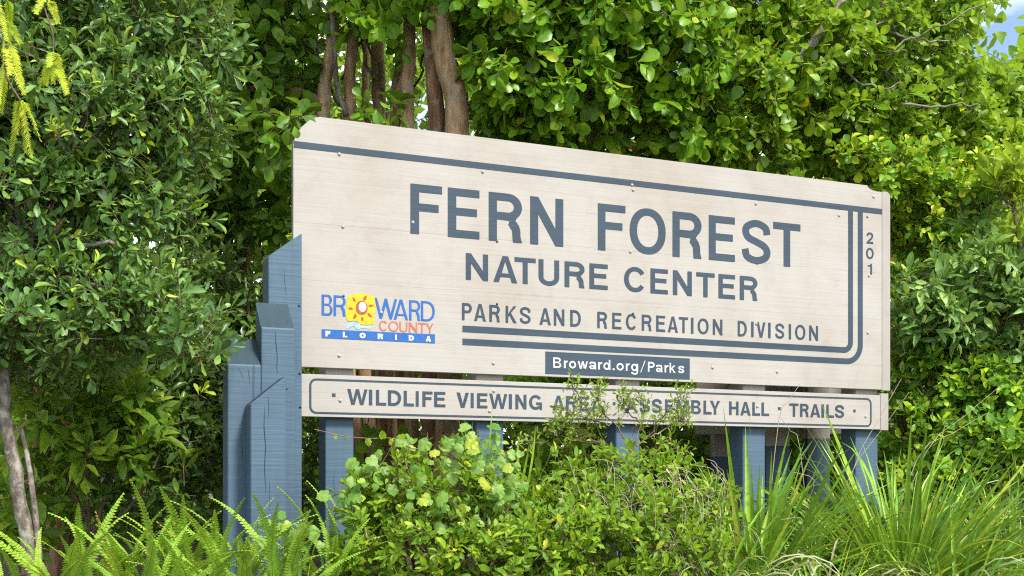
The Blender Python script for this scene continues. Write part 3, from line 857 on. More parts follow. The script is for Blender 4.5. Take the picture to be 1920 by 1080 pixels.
def grape_shape():
    half = [(0.0, 0.06), (-0.10, -0.05), (-0.27, -0.08), (-0.42, 0.02), (-0.49, 0.16), (-0.47, 0.27), (-0.56, 0.36), (-0.52, 0.50), (-0.42, 0.60), (-0.38, 0.63), (-0.37, 0.74), (-0.25, 0.84), (-0.14, 0.90)]
    pts = half + [(0, 1.03)] + [(-x, y) for x, y in half[:0:-1]]
    V = [(0, 0.38, 0.03)] + [(x, y, -0.22 * (x * x) - 0.14 * max(0, y - 0.4) ** 2 - 0.05 * abs(x) + 0.045 * math.sin(8 * (x + 1.3 * y))) for x, y in pts]
    n = len(pts)
    T = [(0, 1 + (i + 1) % n, 1 + i) for i in range(n)]
    ac = [0.0] + [0.75 if i % 2 else 0.45 for i in range(n)]
    return np.array(V, float), np.array(T), np.array(ac, float)


SHAPES['grape'] = grape_shape()


def frames(Y, Z):
    Y = norm(Y)
    Z = Z - (Z * Y).sum(-1, keepdims=True) * Y
    Z = norm(Z)
    X = np.cross(Y, Z)
    return X, Y, Z


def leaves_joined(name, shape, pos, Y, Z, size, wid, tint, mat, parent, kind='stuff'):
    SV, ST, SA = SHAPES[shape]
    X, Y, Z = frames(Y, Z)
    V = pos[:, None, :] + size[:, None, None] * (SV[None, :, 0, None] * wid[:, None, None] * X[:, None, :] + SV[None, :, 1, None] * Y[:, None, :] + SV[None, :, 2, None] * Z[:, None, :])
    n, m = len(pos), len(SV)
    wv = RNG.normal(1.1, 1.1, n)
    wv[:] = np.clip(wv, -1.0, 3.2)
    V += (size * (wv - 1))[:, None, None] * SV[None, :, 2, None] * Z[:, None, :]
    V += (size * RNG.normal(0, 0.22, n))[:, None, None] * (SV[None, :, 0, None] * SV[None, :, 1, None]) * Z[:, None, :]
    T = (ST[None] + (np.arange(n) * m)[:, None, None]).reshape(-1, 3)
    me = mesh_np(name, V.reshape(-1, 3) - np.array(parent.location), T, {"tint": np.repeat(tint, m), "across": np.tile(SA, n)})
    return link(name, me, mat, parent, kind)


LEAFMESH = {}


def leaf_objects(name, shape, pos, Y, Z, size, wid, mat, parent):
    key = (shape, mat.name)
    if key not in LEAFMESH:
        SV, ST, SA = SHAPES[shape]
        LEAFMESH[key] = []
        for zk, tw, bx in [(0.3, 0.25, 0.05), (1.0, -0.2, -0.06), (1.8, 0.1, 0.1), (2.7, -0.3, -0.1), (-0.7, 0.2, 0.0), (1.4, 0.0, -0.12)]:
            W = SV.copy()
            W[:, 2] = SV[:, 2] * zk + tw * SV[:, 0] * SV[:, 1]
            W[:, 0] += bx * SV[:, 1] ** 2
            me = mesh_np(name, W, ST, {"tint": np.zeros(len(SV)), "across": SA})
            me.materials.append(mat)
            LEAFMESH[key].append(me)
    group = LEAFMESH[key]
    X, Y, Z = frames(Y, Z)
    loc = np.array(parent.location)
    for i in range(len(pos)):
        o = bpy.data.objects.new(name, group[int(RNG.integers(len(group)))])
        s = size[i]
        x, y, z, p = X[i] * s * wid[i], Y[i] * s, Z[i] * s, pos[i] - loc
        o.matrix_basis = Matrix(((x[0], y[0], z[0], p[0]), (x[1], y[1], z[1], p[1]), (x[2], y[2], z[2], p[2]), (0, 0, 0, 1)))
        o.parent = parent
        COL.objects.link(o)


def front_most(pos, limit, cell=16.0):
    """the leaves that show largest: nearest one of each small patch of the view"""
    d = pos[:, 1]
    px = 960 + pos[:, 0] / d * F
    py = HORIZON - (pos[:, 2] - EYE) / d * F
    ok = (px > 5) & (px < 1915) & (py > 5) & (py < 1075) & (d > 0.5)
    idx = np.nonzero(ok)[0]
    order = idx[np.argsort(d[idx])]
    key = (px[order] // cell).astype(int) * 1000 + (py[order] // cell).astype(int)
    _, first = np.unique(key, return_index=True)
    sel = order[first]
    sel = sel[np.argsort(d[sel])][:limit]
    return sel


def foliage(parent, shape, mat, P, D, OUT, n, L, size, rng, up=0.7, out=0.5, jit=0.45, droop=0.0, single=300, tw_mat=None, tw_r=0.0025, wid=1.0, spread=1.0, tint=None, sigma=0.3):
    """sprays of leaves: each base P with direction D carries n leaves in a spiral along a twig"""
    N = len(P)
    D = norm(D)
    L = L * rng.uniform(0.6, 1.25, N)
    A = norm(np.cross(D, rng.normal(0, 1, (N, 3))))
    B = np.cross(D, A)
    k = np.arange(n)
    t = (k + 0.6) / n
    ph = k[None, :] * 2.4 + rng.uniform(0, 6.28, N)[:, None] + rng.normal(0, 0.25, (N, n))
    R = np.cos(ph)[..., None] * A[:, None] + np.sin(ph)[..., None] * B[:, None]
    bend = np.zeros((N, n, 3)); bend[..., 2] = -droop * (t ** 2)[None, :] * L[:, None]
    pos = P[:, None] + D[:, None] * (t[None, :, None] * L[:, None, None]) + bend
    Y = D[:, None] * (0.25 + 0.75 * t)[None, :, None] + R * (spread * (1.0 - 0.45 * t))[None, :, None] + rng.normal(0, 0.15, (N, n, 3))
    Y[..., 2] -= droop * 0.5
    Z = np.zeros((N, n, 3)); Z[..., 2] = up
    Z = Z + OUT[:, None] * out + D[:, None] * 0.15 + rng.normal(0, jit, (N, n, 3))
    sz = size * np.clip(rng.normal(1, sigma, (N, n)), 0.5, 1.6) * (1.0 - 0.25 * np.maximum(0, t - 0.7) / 0.3)[None, :]
    pos, Y, Z, sz = pos.reshape(-1, 3), Y.reshape(-1, 3), Z.reshape(-1, 3), sz.ravel()
    wd = wid * rng.uniform(0.82, 1.15, len(pos))
    if tint is None:
        tn = np.clip(np.repeat(rng.beta(2.2, 2.6, N), n) * 0.6 + rng.uniform(0, 0.4, N * n), 0, 0.999)
    else:
        tn = tint(pos)
    sel = front_most(pos, single) if single else np.zeros(0, int)
    rest = np.ones(len(pos), bool); rest[sel] = False
    leaves_joined('foliage', shape, pos[rest], Y[rest], Z[rest], sz[rest], wd[rest], tn[rest], mat, parent)
    if len(sel):
        leaf_objects('leaf', shape, pos[sel], Y[sel], Z[sel], sz[sel], wd[sel], mat, parent)
    # twigs
    if tw_mat is not None:
        q = np.linspace(0, 1, 3)
        S = 3
        ang = np.arange(S) * 2 * np.pi / S
        C0 = P[:, None] + D[:, None] * (q[None, :, None] * L[:, None, None] * 1.0)
        C0[..., 2] -= droop * (q ** 2)[None, :] * L[:, None]
        C0[:, 0] -= D * (L * 0.7)[:, None]
        rr = tw_r * np.array([1.3, 1.0, 0.5])
        V = C0[:, :, None] + rr[None, :, None, None] * (np.cos(ang)[None, None, :, None] * A[:, None, None] + np.sin(ang)[None, None, :, None] * B[:, None, None])
        fc = []
        for i in range(2):
            for j in range(S):
                k2 = (j + 1) % S
                fc += [(i * S + j, i * S + k2, i * S + S + k2), (i * S + j, i * S + S + k2, i * S + S + j)]
        fc = np.array(fc)
        T = (fc[None] + (np.arange(N) * 3 * S)[:, None, None]).reshape(-1, 3)
        link('twig', mesh_np('twig', V.reshape(-1, 3) - np.array(parent.location), T), tw_mat, parent, 'stuff')


def in_blobs(blobs, N, rng, inner=0.45, camside=0.0, clump=0.62):
    """points in a set of ellipsoids given as (px, py, depth, rx, ry, rz); denser towards the skin, gathered in boughs"""
    B = [(wp(b[0], b[1], b[2]), np.array(b[3:6], float)) for b in blobs]
    wgt = np.array([(r[0] * r[2]) for _, r in B]); wgt /= wgt.sum()
    M_ = int(N * 2.2)
    which = rng.choice(len(B), M_, p=wgt)
    C0 = np.array([b[0] for b in B])[which]
    R0 = np.array([b[1] for b in B])[which]
    d = norm(rng.normal(0, 1, (M_, 3)))
    if camside:
        flip = (d[:, 1] > 0) & (rng.uniform(0, 1, M_) < camside)
        d[flip, 1] *= -1
    rad = (inner ** 3 + (1 - inner ** 3) * rng.uniform(0, 1, M_)) ** (1 / 3)
    rad *= 1 + 0.14 * np.sin(d[:, 0] * 7 + which) * np.cos(d[:, 2] * 6 + 2 * which)
    P = C0 + d * R0 * rad[:, None]
    sc = R0.mean(1) / 0.4
    q = P / np.clip(sc, 0.55, 2.5)[:, None]
    f = np.sin(q[:, 0] * 15 + 2.1 * np.sin(q[:, 2] * 7)) + np.sin(q[:, 2] * 17 + 1.7 * np.sin(q[:, 0] * 6 + 1)) + np.sin(q[:, 1] * 13 + q[:, 2] * 5)
    order = np.argsort(-(clump * f + rng.normal(0, 1, M_)))[:N]
    rng.shuffle(order)
    return P[order], d[order]


def spray_dirs(OUT, rng, o=0.6, u=0.35, r=0.5):
    D = OUT * o + rng.normal(0, r, OUT.shape)
    D[:, 2] += u
    return norm(D)


def limbs(parent, root, blobs, count, r0, mat, rng, name='limb', sag=0.0, r1=0.006):
    B = [wp(b[0], b[1], b[2]) for b in blobs]
    for i in range(count):
        b = blobs[i % len(blobs)]
        tgt = B[i % len(B)] + rng.normal(0, 0.35, 3) * np.array(b[3:6])
        mid = root * 0.45 + tgt * 0.55 + np.array([rng.normal(0, 0.08), rng.normal(0, 0.08), 0.12 + rng.normal(0, 0.1)])
        stem(name, [root, root * 0.75 + mid * 0.25 + np.array([0, 0, 0.05]), mid, tgt], r0 * rng.uniform(0.7, 1.1), r1, mat, parent, 6, 0.05, 12, 0.012)


def rg(seed):
    return np.random.default_rng(seed)


# ------------------------------------------------------------------ far wood (one mass)
def far_wood():
    rng = rg(11)
    o = empty('far_wood', 'mass of bright green trees far behind the sign', 'woodland', (0, 18, 0))
    blobs = []
    for i in range(66):
        d = rng.uniform(12, 21)
        x = (rng.uniform(-0.52, 0.56) if i < 46 else rng.choice([-1, 1]) * rng.uniform(0.5, 1.1)) * d
        px = 960 + x / d * F
        top = rng.uniform(4.6, 7.6) if 560 < px < 840 else rng.uniform(3.0, 6.2) if px > 1700 else rng.uniform(4.5, 9)
        r = rng.uniform(1.1, 2.0)
        for z in np.arange(0.4, top, 1.5):
            blobs.append((px + rng.normal(0, 40), HORIZON - (z - EYE) / d * F, d + rng.normal(0, .5), r, r, 1.1))
    P, OUT = in_blobs(blobs, 14500, rng, 0.5, 0.5)
    P[:, 2] = np.maximum(P[:, 2], 0.05)
    D = spray_dirs(OUT, rng)
    n = 4
    # one object of kind stuff
    N = len(P)
    pos = np.repeat(P, n, 0) + rng.normal(0, 0.12, (N * n, 3))
    Y = np.repeat(D, n, 0) + rng.normal(0, 0.7, (N * n, 3))
    Z = np.repeat(OUT, n, 0) * 0.5 + rng.normal(0, 0.5, (N * n, 3)); Z[:, 2] += 0.7
    sz = rng.uniform(0.12, 0.22, N * n)
    tn = np.clip(rng.uniform(0, 1, N * n) * 0.6 + np.repeat(rng.uniform(0, 0.4, N), n), 0, 0.999)
    leaves_joined('foliage', 'far', pos, Y, Z, sz, np.full(N * n, 1.1), tn, M['wood'], o)
    for k, i in enumerate(rng.choice(len(blobs), 12, replace=False)):
        b = blobs[i]
        p = wp(b[0], b[1], b[2]); p[2] = -0.2
        stem('trunk', [p, p + np.array([0.1, 0, 2.0]), p + np.array([rng.normal(0, .3), 0, 4.5])], rng.uniform(.07, .14), 0.05, M['bark_grey'], o, 7)


far_wood()

# ------------------------------------------------------------------ trees and shrubs behind and beside the sign
# 1 dark glossy evergreen at the left
rng = rg(21)
t1 = empty('evergreen_tree', 'dark glossy narrow leaved evergreen tree filling the left side', 'tree', tuple(wp(70, 1080, 4.9) * np.array([1, 1, 0])))
blobs = [(40, 60, 5.4, .45, .5, .42), (260, 40, 5.5, .42, .5, .40), (150, 250, 5.3, .46, .5, .38), (330, 230, 5.5, .26, .4, .30), (60, 430, 5.2, .40, .45, .34), (250, 440, 5.4, .32, .4, .30),
         (110, 600, 5.1, .36, .4, .22), (300, 600, 5.2, .26, .35, .16), (-150, 300, 5.3, .5, .5, .8), (150, -220, 5.6, .8, .7, .5), (370, 640, 5.05, .14, .2, .09), (-60, 620, 5.2, .4, .4, .25), (400, 110, 5.6, .12, .3, .2)]
root = wp(30, 560, 5.1)
stem('trunk', [wp(95, 1240, 4.95), wp(55, 1040, 4.95), wp(30, 880, 4.97), wp(8, 740, 5.0), root], 0.032, 0.024, M['bark_lichen'], t1, 12, 0.05, 20, 0.004)
stem('trunk', [wp(75, 1050, 4.95), wp(62, 930, 4.98), wp(50, 850, 5.02), wp(38, 800, 5.05)], 0.013, 0.010, M['bark_lichen'], t1, 8, 0.05)
limbs(t1, root, blobs, 22, 0.02, M['bark_grey'], rng)
P, OUT = in_blobs(blobs, 4600, rng, 0.5, 0.4)
foliage(t1, 'oak', M['oak'], P, spray_dirs(OUT, rng, .6, .35, .5), OUT, 9, 0.10, 0.065, rng, 0.55, 0.55, 0.4, 0.0, 300, M['twig'], 0.0018, 1.05, 0.9)

NG = np.array([wp(112, 262, 4.75), wp(105, 250, 4.75), wp(372, 742, 4.9), wp(130, 590, 4.85), wp(300, 5, 5.0)])
ND = norm(np.array([[.1, -.3, .9], [-.4, -.2, .7], [.5, -.3, .4], [.2, -.2, .9], [.4, -.2, .8]]))
foliage(t1, 'oak', M['lime'], NG, ND, np.tile([[0, -.8, .3]], (len(NG), 1)), 7, 0.04, 0.050, rng, 0.5, 0.5, 0.35, 0.0, 60, M['twig'], 0.0015, 1.1, 0.9)

# 2 dark round leaved tree between the evergreen and the sign
rng = rg(22)
t2 = empty('round_leaf_tree', 'shaded round leaved tree left of the sign, beside the dark evergreen', 'tree', tuple(wp(500, 907, 7.2) * np.array([1, 1, 0])))
blobs = [(430, 60, 7.3, .45, .5, .40), (510, 120, 7.0, .26, .4, .36), (470, 260, 7.2, .36, .5, .30), (540, 250, 6.6, .16, .3, .22), (400, 380, 7.5, .3, .4, .3), (500, 400, 7.4, .22, .4, .22), (480, -150, 7.3, .7, .7, .4), (540, 10, 7.2, .14, .3, .16)]
root = wp(470, 700, 7.5)
stem('trunk', [wp(480, 1200, 7.5), wp(470, 700, 7.5), wp(455, 420, 7.5), wp(480, 200, 7.4), wp(470, 0, 7.4)], 0.05, 0.03, M['bark_rust'], t2, 8, 0.05)
for a in [[(470, 640), (500, 520), (490, 440), (530, 330)], [(470, 560), (430, 500), (445, 420)], [(470, 450), (520, 400), (580, 370)], [(470, 300), (400, 230), (380, 120)], [(470, 600), (540, 540), (560, 420)]]:
    stem('limb', [wp(x, y, 7.4) for x, y in a], 0.016, 0.007, M['twig'], t2, 6, 0.05, 12, 0.01)
P, OUT = in_blobs(blobs, 900, rng, 0.4, 0.3)
foliage(t2, 'round', M['round_dark'], P, spray_dirs(OUT, rng, .5, .0, .6), OUT, 6, 0.13, 0.092, rng, 0.45, 0.55, 0.45, 0.25, 300, M['twig'], 0.002, 1.0, 1.0)

# 3 many stemmed tree behind the sign
rng = rg(23)
t3 = empty('many_stemmed_tree', 'many stemmed tree with tan trunks and large round leaves rising behind the sign', 'tree', tuple(wp(770, 907, 7.0) * np.array([1, 1, 0])))
base = wp(765, 1200, 7.0)
for (xb, xt0, xt1, d, wd, mt) in [(700, 604, 628, 6.9, 26, 'bark_tan'), (715, 655, 660, 6.95, 23, 'bark_tan'), (735, 712, 698, 7.2, 26, 'bark_tan'), (745, 738, 745, 7.1, 16, 'bark_tan'), (760, 744, 772, 6.8, 17, 'bark_rust'),
                                  (775, 764, 768, 6.75, 25, 'bark_tan'), (800, 818, 806, 6.7, 32, 'bark_rust'), (830, 858, 822, 6.55, 46, 'bark_tan'), (722, 688, 690, 7.5, 14, 'bark_tan')]:
    r = wd / F * d / 2 * 0.88
    stem('trunk', [wp(xb, 1150, d), wp(xb * .6 + xt0 * .4, 800, d), wp(xb * .2 + xt0 * .8, 420, d), wp(xt0, 215, d), wp((xt0 + xt1) / 2 + rng.normal(0, 6), 110, d), wp(xt1, -20, d), wp(xt1 + rng.normal(0, 25), -260, d)], r * 1.3, r * 0.95, M[mt], t3, 12, 0.035, 24, 0.004)
stem('limb', [wp(612, 200, 6.9), wp(570, 178, 6.9), wp(520, 165, 6.95), wp(440, 170, 7.0)], 0.035, 0.02, M['bark_rust'], t3, 8, 0.05)
stem('limb', [wp(650, 215, 6.9), wp(632, 160, 6.85), wp(625, 60, 6.8), wp(617, -40, 6.8)], 0.018, 0.014, M['bark_grey'], t3, 8, 0.05)
for a in [[(655, 210), (620, 170), (596, 90), (590, 0)], [(700, 150), (680, 90), (675, 20)], [(640, 150), (690, 60), (720, 0)], [(720, 180), (700, 110), (680, 60)], [(760, 200), (790, 120), (800, 40)]]:
    stem('limb', [wp(x, y, 7.0) for x, y in a], 0.010, 0.006, M['twig'], t3, 6, 0.05, 12, 0.008)
blobs = [(900, 20, 6.7, .22, .4, .2), (945, 130, 6.5, .2, .35, .18), (1000, 60, 6.6, .34, .5, .3), (1040, 190, 6.7, .36, .5, .22), (970, 225, 6.8, .22, .4, .12), (1140, 60, 6.7, .36, .5, .3), (1150, 210, 6.9, .36, .5, .22),
         (1240, 100, 6.9, .36, .5, .36), (1280, 250, 7.1, .36, .5, .2), (1000, -170, 6.7, .9, .8, .4), (1250, -150, 7.0, .7, .7, .4), (700, -220, 6.6, .6, .7, .26), (870, -110, 6.6, .26, .4, .22), (742, 50, 6.7, .07, .1, .07), (705, 20, 6.8, .16, .1, .08), (640, 10, 6.8, .14, .1, .06), (710, 205, 6.6, .10, .1, .04), (790, 0, 6.6, .10, .1, .08), (690, 45, 6.5, .10, .1, .05)]
for a in [[(850, 100), (930, 60), (1020, 120), (1100, 90)], [(850, 40), (960, 150), (1080, 250), (1190, 275)], [(840, 180), (900, 200), (1000, 160), (1030, 168)], [(860, 0), (1000, -40), (1150, 40), (1260, 60)]]:
    stem('limb', [wp(x, y, 6.85) for x, y in a], 0.03, 0.012, M['bark_tan'], t3, 8, 0.06, 16, 0.012)
P, OUT = in_blobs(blobs, 2300, rng, 0.4, 0.4)
foliage(t3, 'round', M['round'], P, spray_dirs(OUT, rng, .6, .0, .5), OUT, 7, 0.12, 0.080, rng, 0.5, 0.6, 0.4, 0.3, 300, M['twig'], 0.0022, 1.0, 0.95)
# a few leaves hanging over the top edge of the boards
Ph = np.array([wp(705, 205, 5.95), wp(712, 190, 5.97), wp(562, 222, 5.45), wp(552, 236, 5.5), wp(545, 240, 5.55)])
Dh = norm(np.array([[0.1, -.2, -.8], [.5, 0, -.4], [.9, 0, .05], [.2, -.1, -.9], [-.3, -.1, -.6]]))
leaf_objects('leaf', 'round', Ph, Dh, np.tile([[0.1, -0.6, 0.6]], (5, 1)), np.array([.085, .06, .075, .06, .08]), np.ones(5), M['round_dark'], t3)

# 4 yellow green tree with grey branches at the upper right
rng = rg(24)
t4 = empty('yellow_green_tree', 'yellow green round leaved tree with pale grey branches above the right end of the sign', 'tree', tuple(wp(1700, 907, 8.6) * np.array([1, 1, 0])))
blobs = [(1390, 40, 7.3, .36, .5, .3), (1400, 180, 7.2, .34, .5, .24), (1500, 120, 7.4, .36, .5, .32), (1530, 250, 7.6, .36, .5, .2), (1620, 60, 7.7, .36, .5, .24), (1640, 190, 7.7, .36, .5, .28), (1720, 110, 8.0, .34, .5, .26),
         (1750, 220, 8.1, .36, .5, .22), (1830, 190, 8.3, .26, .4, .15), (1860, 245, 8.4, .25, .4, .16), (1410, 290, 7.3, .3, .4, .12), (1600, 290, 7.8, .3, .4, .12), (1760, 30, 7.9, .26, .4, .12), (1450, -170, 7.5, .8, .7, .35), (1680, -130, 7.9, .5, .5, .22),
         (1850, 20, 8.2, .12, .2, .06)]
root = wp(1640, 620, 8.8)
stem('trunk', [wp(1690, 1150, 8.8), wp(1660, 800, 8.8), root, wp(1600, 380, 8.4), wp(1500, 120, 7.6)], 0.09, 0.05, M['bark_grey'], t4, 10, 0.05)
stem('limb', [wp(1470, 150, 7.1), wp(1515, 90, 7.05), wp(1555, 40, 7.0), wp(1600, -30, 7.0)], 0.028, 0.022, M['bark_grey'], t4, 8, 0.08, 16, 0.006)
for a in [[(1555, 130), (1580, 95), (1640, 72), (1660, 55), (1720, 30)], [(1590, 90), (1640, 105), (1700, 95)], [(1565, 108), (1585, 135), (1620, 160), (1660, 165), (1700, 152)], [(1660, 55), (1700, 70), (1780, 75)], [(1600, 75), (1680, 30), (1720, -20)], [(1690, 195), (1760, 198), (1840, 196)], [(1580, 80), (1650, 100), (1750, 55), (1840, 10)]]:
    stem('limb', [wp(x, y, 7.25) for x, y in a], 0.009, 0.004, M['bark_grey'], t4, 6, 0.06, 14, 0.008)
limbs(t4, wp(1560, 200, 7.9), blobs, 14, 0.016, M['bark_grey'], rng)
P, OUT = in_blobs(blobs, 2600, rng, 0.35, 0.4)
foliage(t4, 'round', M['round_bright'], P, spray_dirs(OUT, rng, .6, .15, .55), OUT, 7, 0.12, 0.068, rng, 0.55, 0.5, 0.5, 0.15, 300, M['twig'], 0.0022, 1.0, 1.0)

# 5 small round leaved shrub right of the sign
rng = rg(25)
t5 = empty('small_leaf_shrub', 'shrub of small round yellow green leaves just right of the sign top', 'shrub', tuple(wp(1740, 907, 7.80) * np.array([1, 1, 0])))
blobs = [(1700, 360, 7.70, .28, .4, .24), (1770, 400, 7.80, .26, .4, .22), (1720, 450, 7.80, .26, .4, .16), (1800, 330, 8.00, .25, .4, .16), (1620, 330, 7.50, .3, .4, .16), (1840, 290, 8.10, .25, .3, .14), (1690, 290, 7.80, .3, .4, .16)]
for a in [[(1745, 1100), (1740, 700), (1730, 480), (1700, 360)], [(1740, 760), (1770, 560), (1790, 420)], [(1738, 640), (1700, 500), (1680, 420)]]:
    stem('stem', [wp(x, y, 7.90) for x, y in a], 0.03, 0.01, M['bark_rust'], t5, 6, 0.05)
P, OUT = in_blobs(blobs, 800, rng, 0.4, 0.4)
foliage(t5, 'round', M['small_round'], P, spray_dirs(OUT, rng, .6, .2, .5), OUT, 8, 0.12, 0.056, rng, 0.5, 0.55, 0.45, 0.1, 300, M['twig'], 0.002, 1.0, 1.0)

# 6 grey green shrub at the right
rng = rg(26)
t6 = empty('grey_green_shrub', 'grey green pointed leaf shrub at the right edge, below the lime sprig', 'shrub', tuple(wp(1850, 907, 7.40) * np.array([1, 1, 0])))
blobs = [(1850, 510, 7.4, .34, .3, .10), (1725, 545, 7.4, .20, .3, .10), (1880, 590, 7.35, .26, .3, .16), (1760, 610, 7.4, .26, .3, .12), (1850, 660, 7.4, .28, .3, .10), (1960, 520, 7.4, .2, .3, .3), (1835, 395, 7.5, .08, .12, .08)]
for a in [[(1880, 1100), (1870, 800), (1850, 600), (1830, 430)], [(1875, 820), (1810, 660), (1740, 560)], [(1870, 700), (1930, 560), (1960, 420)], [(1780, 540), (1850, 545), (1930, 560)], [(1690, 535), (1720, 545), (1760, 540)]]:
    stem('stem', [wp(x, y, 7.35) for x, y in a], 0.022, 0.008, M['bark_grey'], t6, 6, 0.05, 14, 0.008)
P, OUT = in_blobs(blobs, 620, rng, 0.3, 0.4)
foliage(t6, 'broad', M['greygreen'], P, spray_dirs(OUT, rng, .6, .3, .5), OUT, 7, 0.14, 0.088, rng, 0.5, 0.5, 0.5, 0.1, 300, M['twig'], 0.0025, 0.8, 0.9)
rng = rg(27)
t6b = empty('lime_sprig_shrub', 'lime green young shrub tip at the right edge under the blue sky', 'shrub', tuple(wp(1905, 907, 7.2) * np.array([1, 1, 0])))
stem('stem', [wp(1930, 1100, 7.2), wp(1935, 700, 7.2), wp(1905, 420, 7.2), wp(1890, 340, 7.2)], 0.018, 0.006, M['twig'], t6b, 6)
P, OUT = in_blobs([(1893, 355, 7.2, .07, .1, .1), (1935, 380, 7.2, .12, .1, .14), (1915, 470, 7.2, .08, .1, .06)], 26, rng, 0.3)
foliage(t6b, 'lance', M['lime'], P, spray_dirs(OUT, rng, .4, .9, .3), OUT, 8, 0.16, 0.12, rng, 0.5, 0.5, 0.4, 0.0, 200, M['twig'], 0.003, 1.0, 0.8)

# 7 low leafy shrub right of the sign
rng = rg(28)
t7 = empty('low_leafy_shrub', 'low dense leafy shrub between the sign and the right edge, behind the grass', 'shrub', tuple(wp(1790, 907, 7.60) * np.array([1, 1, 0])))
blobs = [(1720, 700, 7.70, .24, .4, .16), (1800, 720, 7.50, .34, .4, .18), (1900, 750, 7.30, .3, .4, .2), (1730, 810, 7.60, .32, .4, .2), (1850, 840, 7.30, .4, .4, .22), (1700, 620, 7.90, .2, .4, .16), (1940, 860, 7.00, .3, .4, .2), (1780, 920, 7.30, .4, .4, .2)]
for a in [[(1770, 1100), (1755, 880), (1745, 700), (1790, 620)], [(1790, 1100), (1810, 860), (1850, 720)], [(1700, 1100), (1690, 760), (1690, 640)], [(1810, 720), (1780, 660), (1790, 600), (1800, 560)]]:
    stem('stem', [wp(x, y, 7.90) for x, y in a], 0.045, 0.02, M['bark_grey'], t7, 7, 0.06)
P, OUT = in_blobs(blobs, 1250, rng, 0.4, 0.4)
foliage(t7, 'small', M['lowleaf'], P, spray_dirs(OUT, rng, .6, .2, .5), OUT, 9, 0.15, 0.062, rng, 0.6, 0.5, 0.4, 0.15, 300, M['twig'], 0.002, 1.15, 1.0)

# 8 distant tree below the sky at the right
rng = rg(29)
t8 = empty('distant_tree', 'small leaved distant tree against the blue sky at the right edge', 'tree', tuple(wp(1900, 907, 13) * np.array([1, 1, 0])))
blobs = [(1900, 240, 13, .5, .6, .35), (1860, 300, 13, .5, .6, .4), (1900, 160, 13.2, .35, .5, .3), (1930, 380, 13, .6, .6, .5), (1820, 380, 13, .5, .6, .4), (1850, 500, 13, .8, .6, .6)]
stem('trunk', [wp(1910, 1000, 13), wp(1900, 500, 13), wp(1890, 180, 13)], 0.09, 0.03, M['bark_grey'], t8, 7)
limbs(t8, wp(1900, 420, 13), blobs, 8, 0.03, M['bark_grey'], rng)
P, OUT = in_blobs(blobs, 1000, rng, 0.3)
foliage(t8, 'small', M['lowleaf'], P, spray_dirs(OUT, rng), OUT, 8, 0.3, 0.10, rng, 0.5, 0.5, 0.5, 0.1, 0, M['twig'], 0.004, 1.1, 1.0)

# 9 understory at the left
rng = rg(30)
t9 = empty('understory_shrub', 'yellow green broad leaved understory shrub in front of the dark trunk at lower left', 'shrub', tuple(wp(170, 907, 6.0) * np.array([1, 1, 0])))
blobs = [(90, 720, 6.0, .22, .3, .10), (190, 720, 6.0, .24, .3, .12), (130, 800, 5.9, .2, .3, .10), (230, 780, 6.1, .2, .3, .12), (60, 850, 6.0, .16, .3, .12), (190, 860, 5.9, .22, .3, .12), (290, 860, 6.0, .2, .3, .12), (110, 920, 5.9, .2, .3, .12), (30, 960, 5.9, .2, .3, .14)]
for a in [[(170, 1050), (165, 900), (185, 760), (190, 700)], [(175, 1000), (220, 860), (240, 760)], [(165, 980), (110, 860), (90, 740)], [(180, 1020), (260, 930), (300, 850)]]:
    stem('stem', [wp(x, y, 6.0) for x, y in a], 0.012, 0.005, M['twig'], t9, 6, 0.05)
P, OUT = in_blobs(blobs, 250, rng, 0.2, 0.3)
foliage(t9, 'broad', M['under'], P, spray_dirs(OUT, rng, .5, .3, .5), OUT, 6, 0.12, 0.10, rng, 0.7, 0.35, 0.35, 0.1, 300, M['twig'], 0.002, 0.85, 1.0)
rng = rg(31)
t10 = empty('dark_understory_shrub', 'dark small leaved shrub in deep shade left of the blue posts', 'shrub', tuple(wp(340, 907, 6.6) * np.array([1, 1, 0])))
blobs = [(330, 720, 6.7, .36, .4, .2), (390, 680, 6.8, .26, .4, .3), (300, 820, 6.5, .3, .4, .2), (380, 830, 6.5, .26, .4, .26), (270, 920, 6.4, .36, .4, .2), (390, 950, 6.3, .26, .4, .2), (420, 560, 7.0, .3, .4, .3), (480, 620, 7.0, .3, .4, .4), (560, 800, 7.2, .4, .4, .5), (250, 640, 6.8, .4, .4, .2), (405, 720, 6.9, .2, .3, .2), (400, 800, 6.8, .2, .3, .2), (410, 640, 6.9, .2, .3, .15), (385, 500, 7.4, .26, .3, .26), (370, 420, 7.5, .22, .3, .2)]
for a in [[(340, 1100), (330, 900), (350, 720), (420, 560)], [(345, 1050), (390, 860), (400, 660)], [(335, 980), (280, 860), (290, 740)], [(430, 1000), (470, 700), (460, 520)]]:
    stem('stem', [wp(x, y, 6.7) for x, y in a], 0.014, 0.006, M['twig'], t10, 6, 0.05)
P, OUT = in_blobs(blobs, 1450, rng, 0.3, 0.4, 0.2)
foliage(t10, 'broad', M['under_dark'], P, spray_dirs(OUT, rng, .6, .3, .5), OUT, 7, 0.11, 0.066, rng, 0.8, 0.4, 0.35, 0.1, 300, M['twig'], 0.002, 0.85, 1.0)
t11 = empty('shaded_tree', 'thick dark brown trunk in shade behind the lower left shrub', 'tree', tuple(wp(110, 907, 6.9) * np.array([1, 1, 0])))
stem('trunk', [wp(105, 1150, 6.9), wp(110, 920, 6.9), wp(112, 780, 6.9), wp(105, 500, 7.0), wp(110, 100, 7.1)], 0.095, 0.07, M['bark_rust'], t11, 12, 0.05, 18)
stem('trunk', [wp(65, 1150, 7.0), wp(62, 920, 7.0), wp(66, 780, 7.0), wp(40, 400, 7.2)], 0.07, 0.05, M['bark_rust'], t11, 12, 0.05, 18)

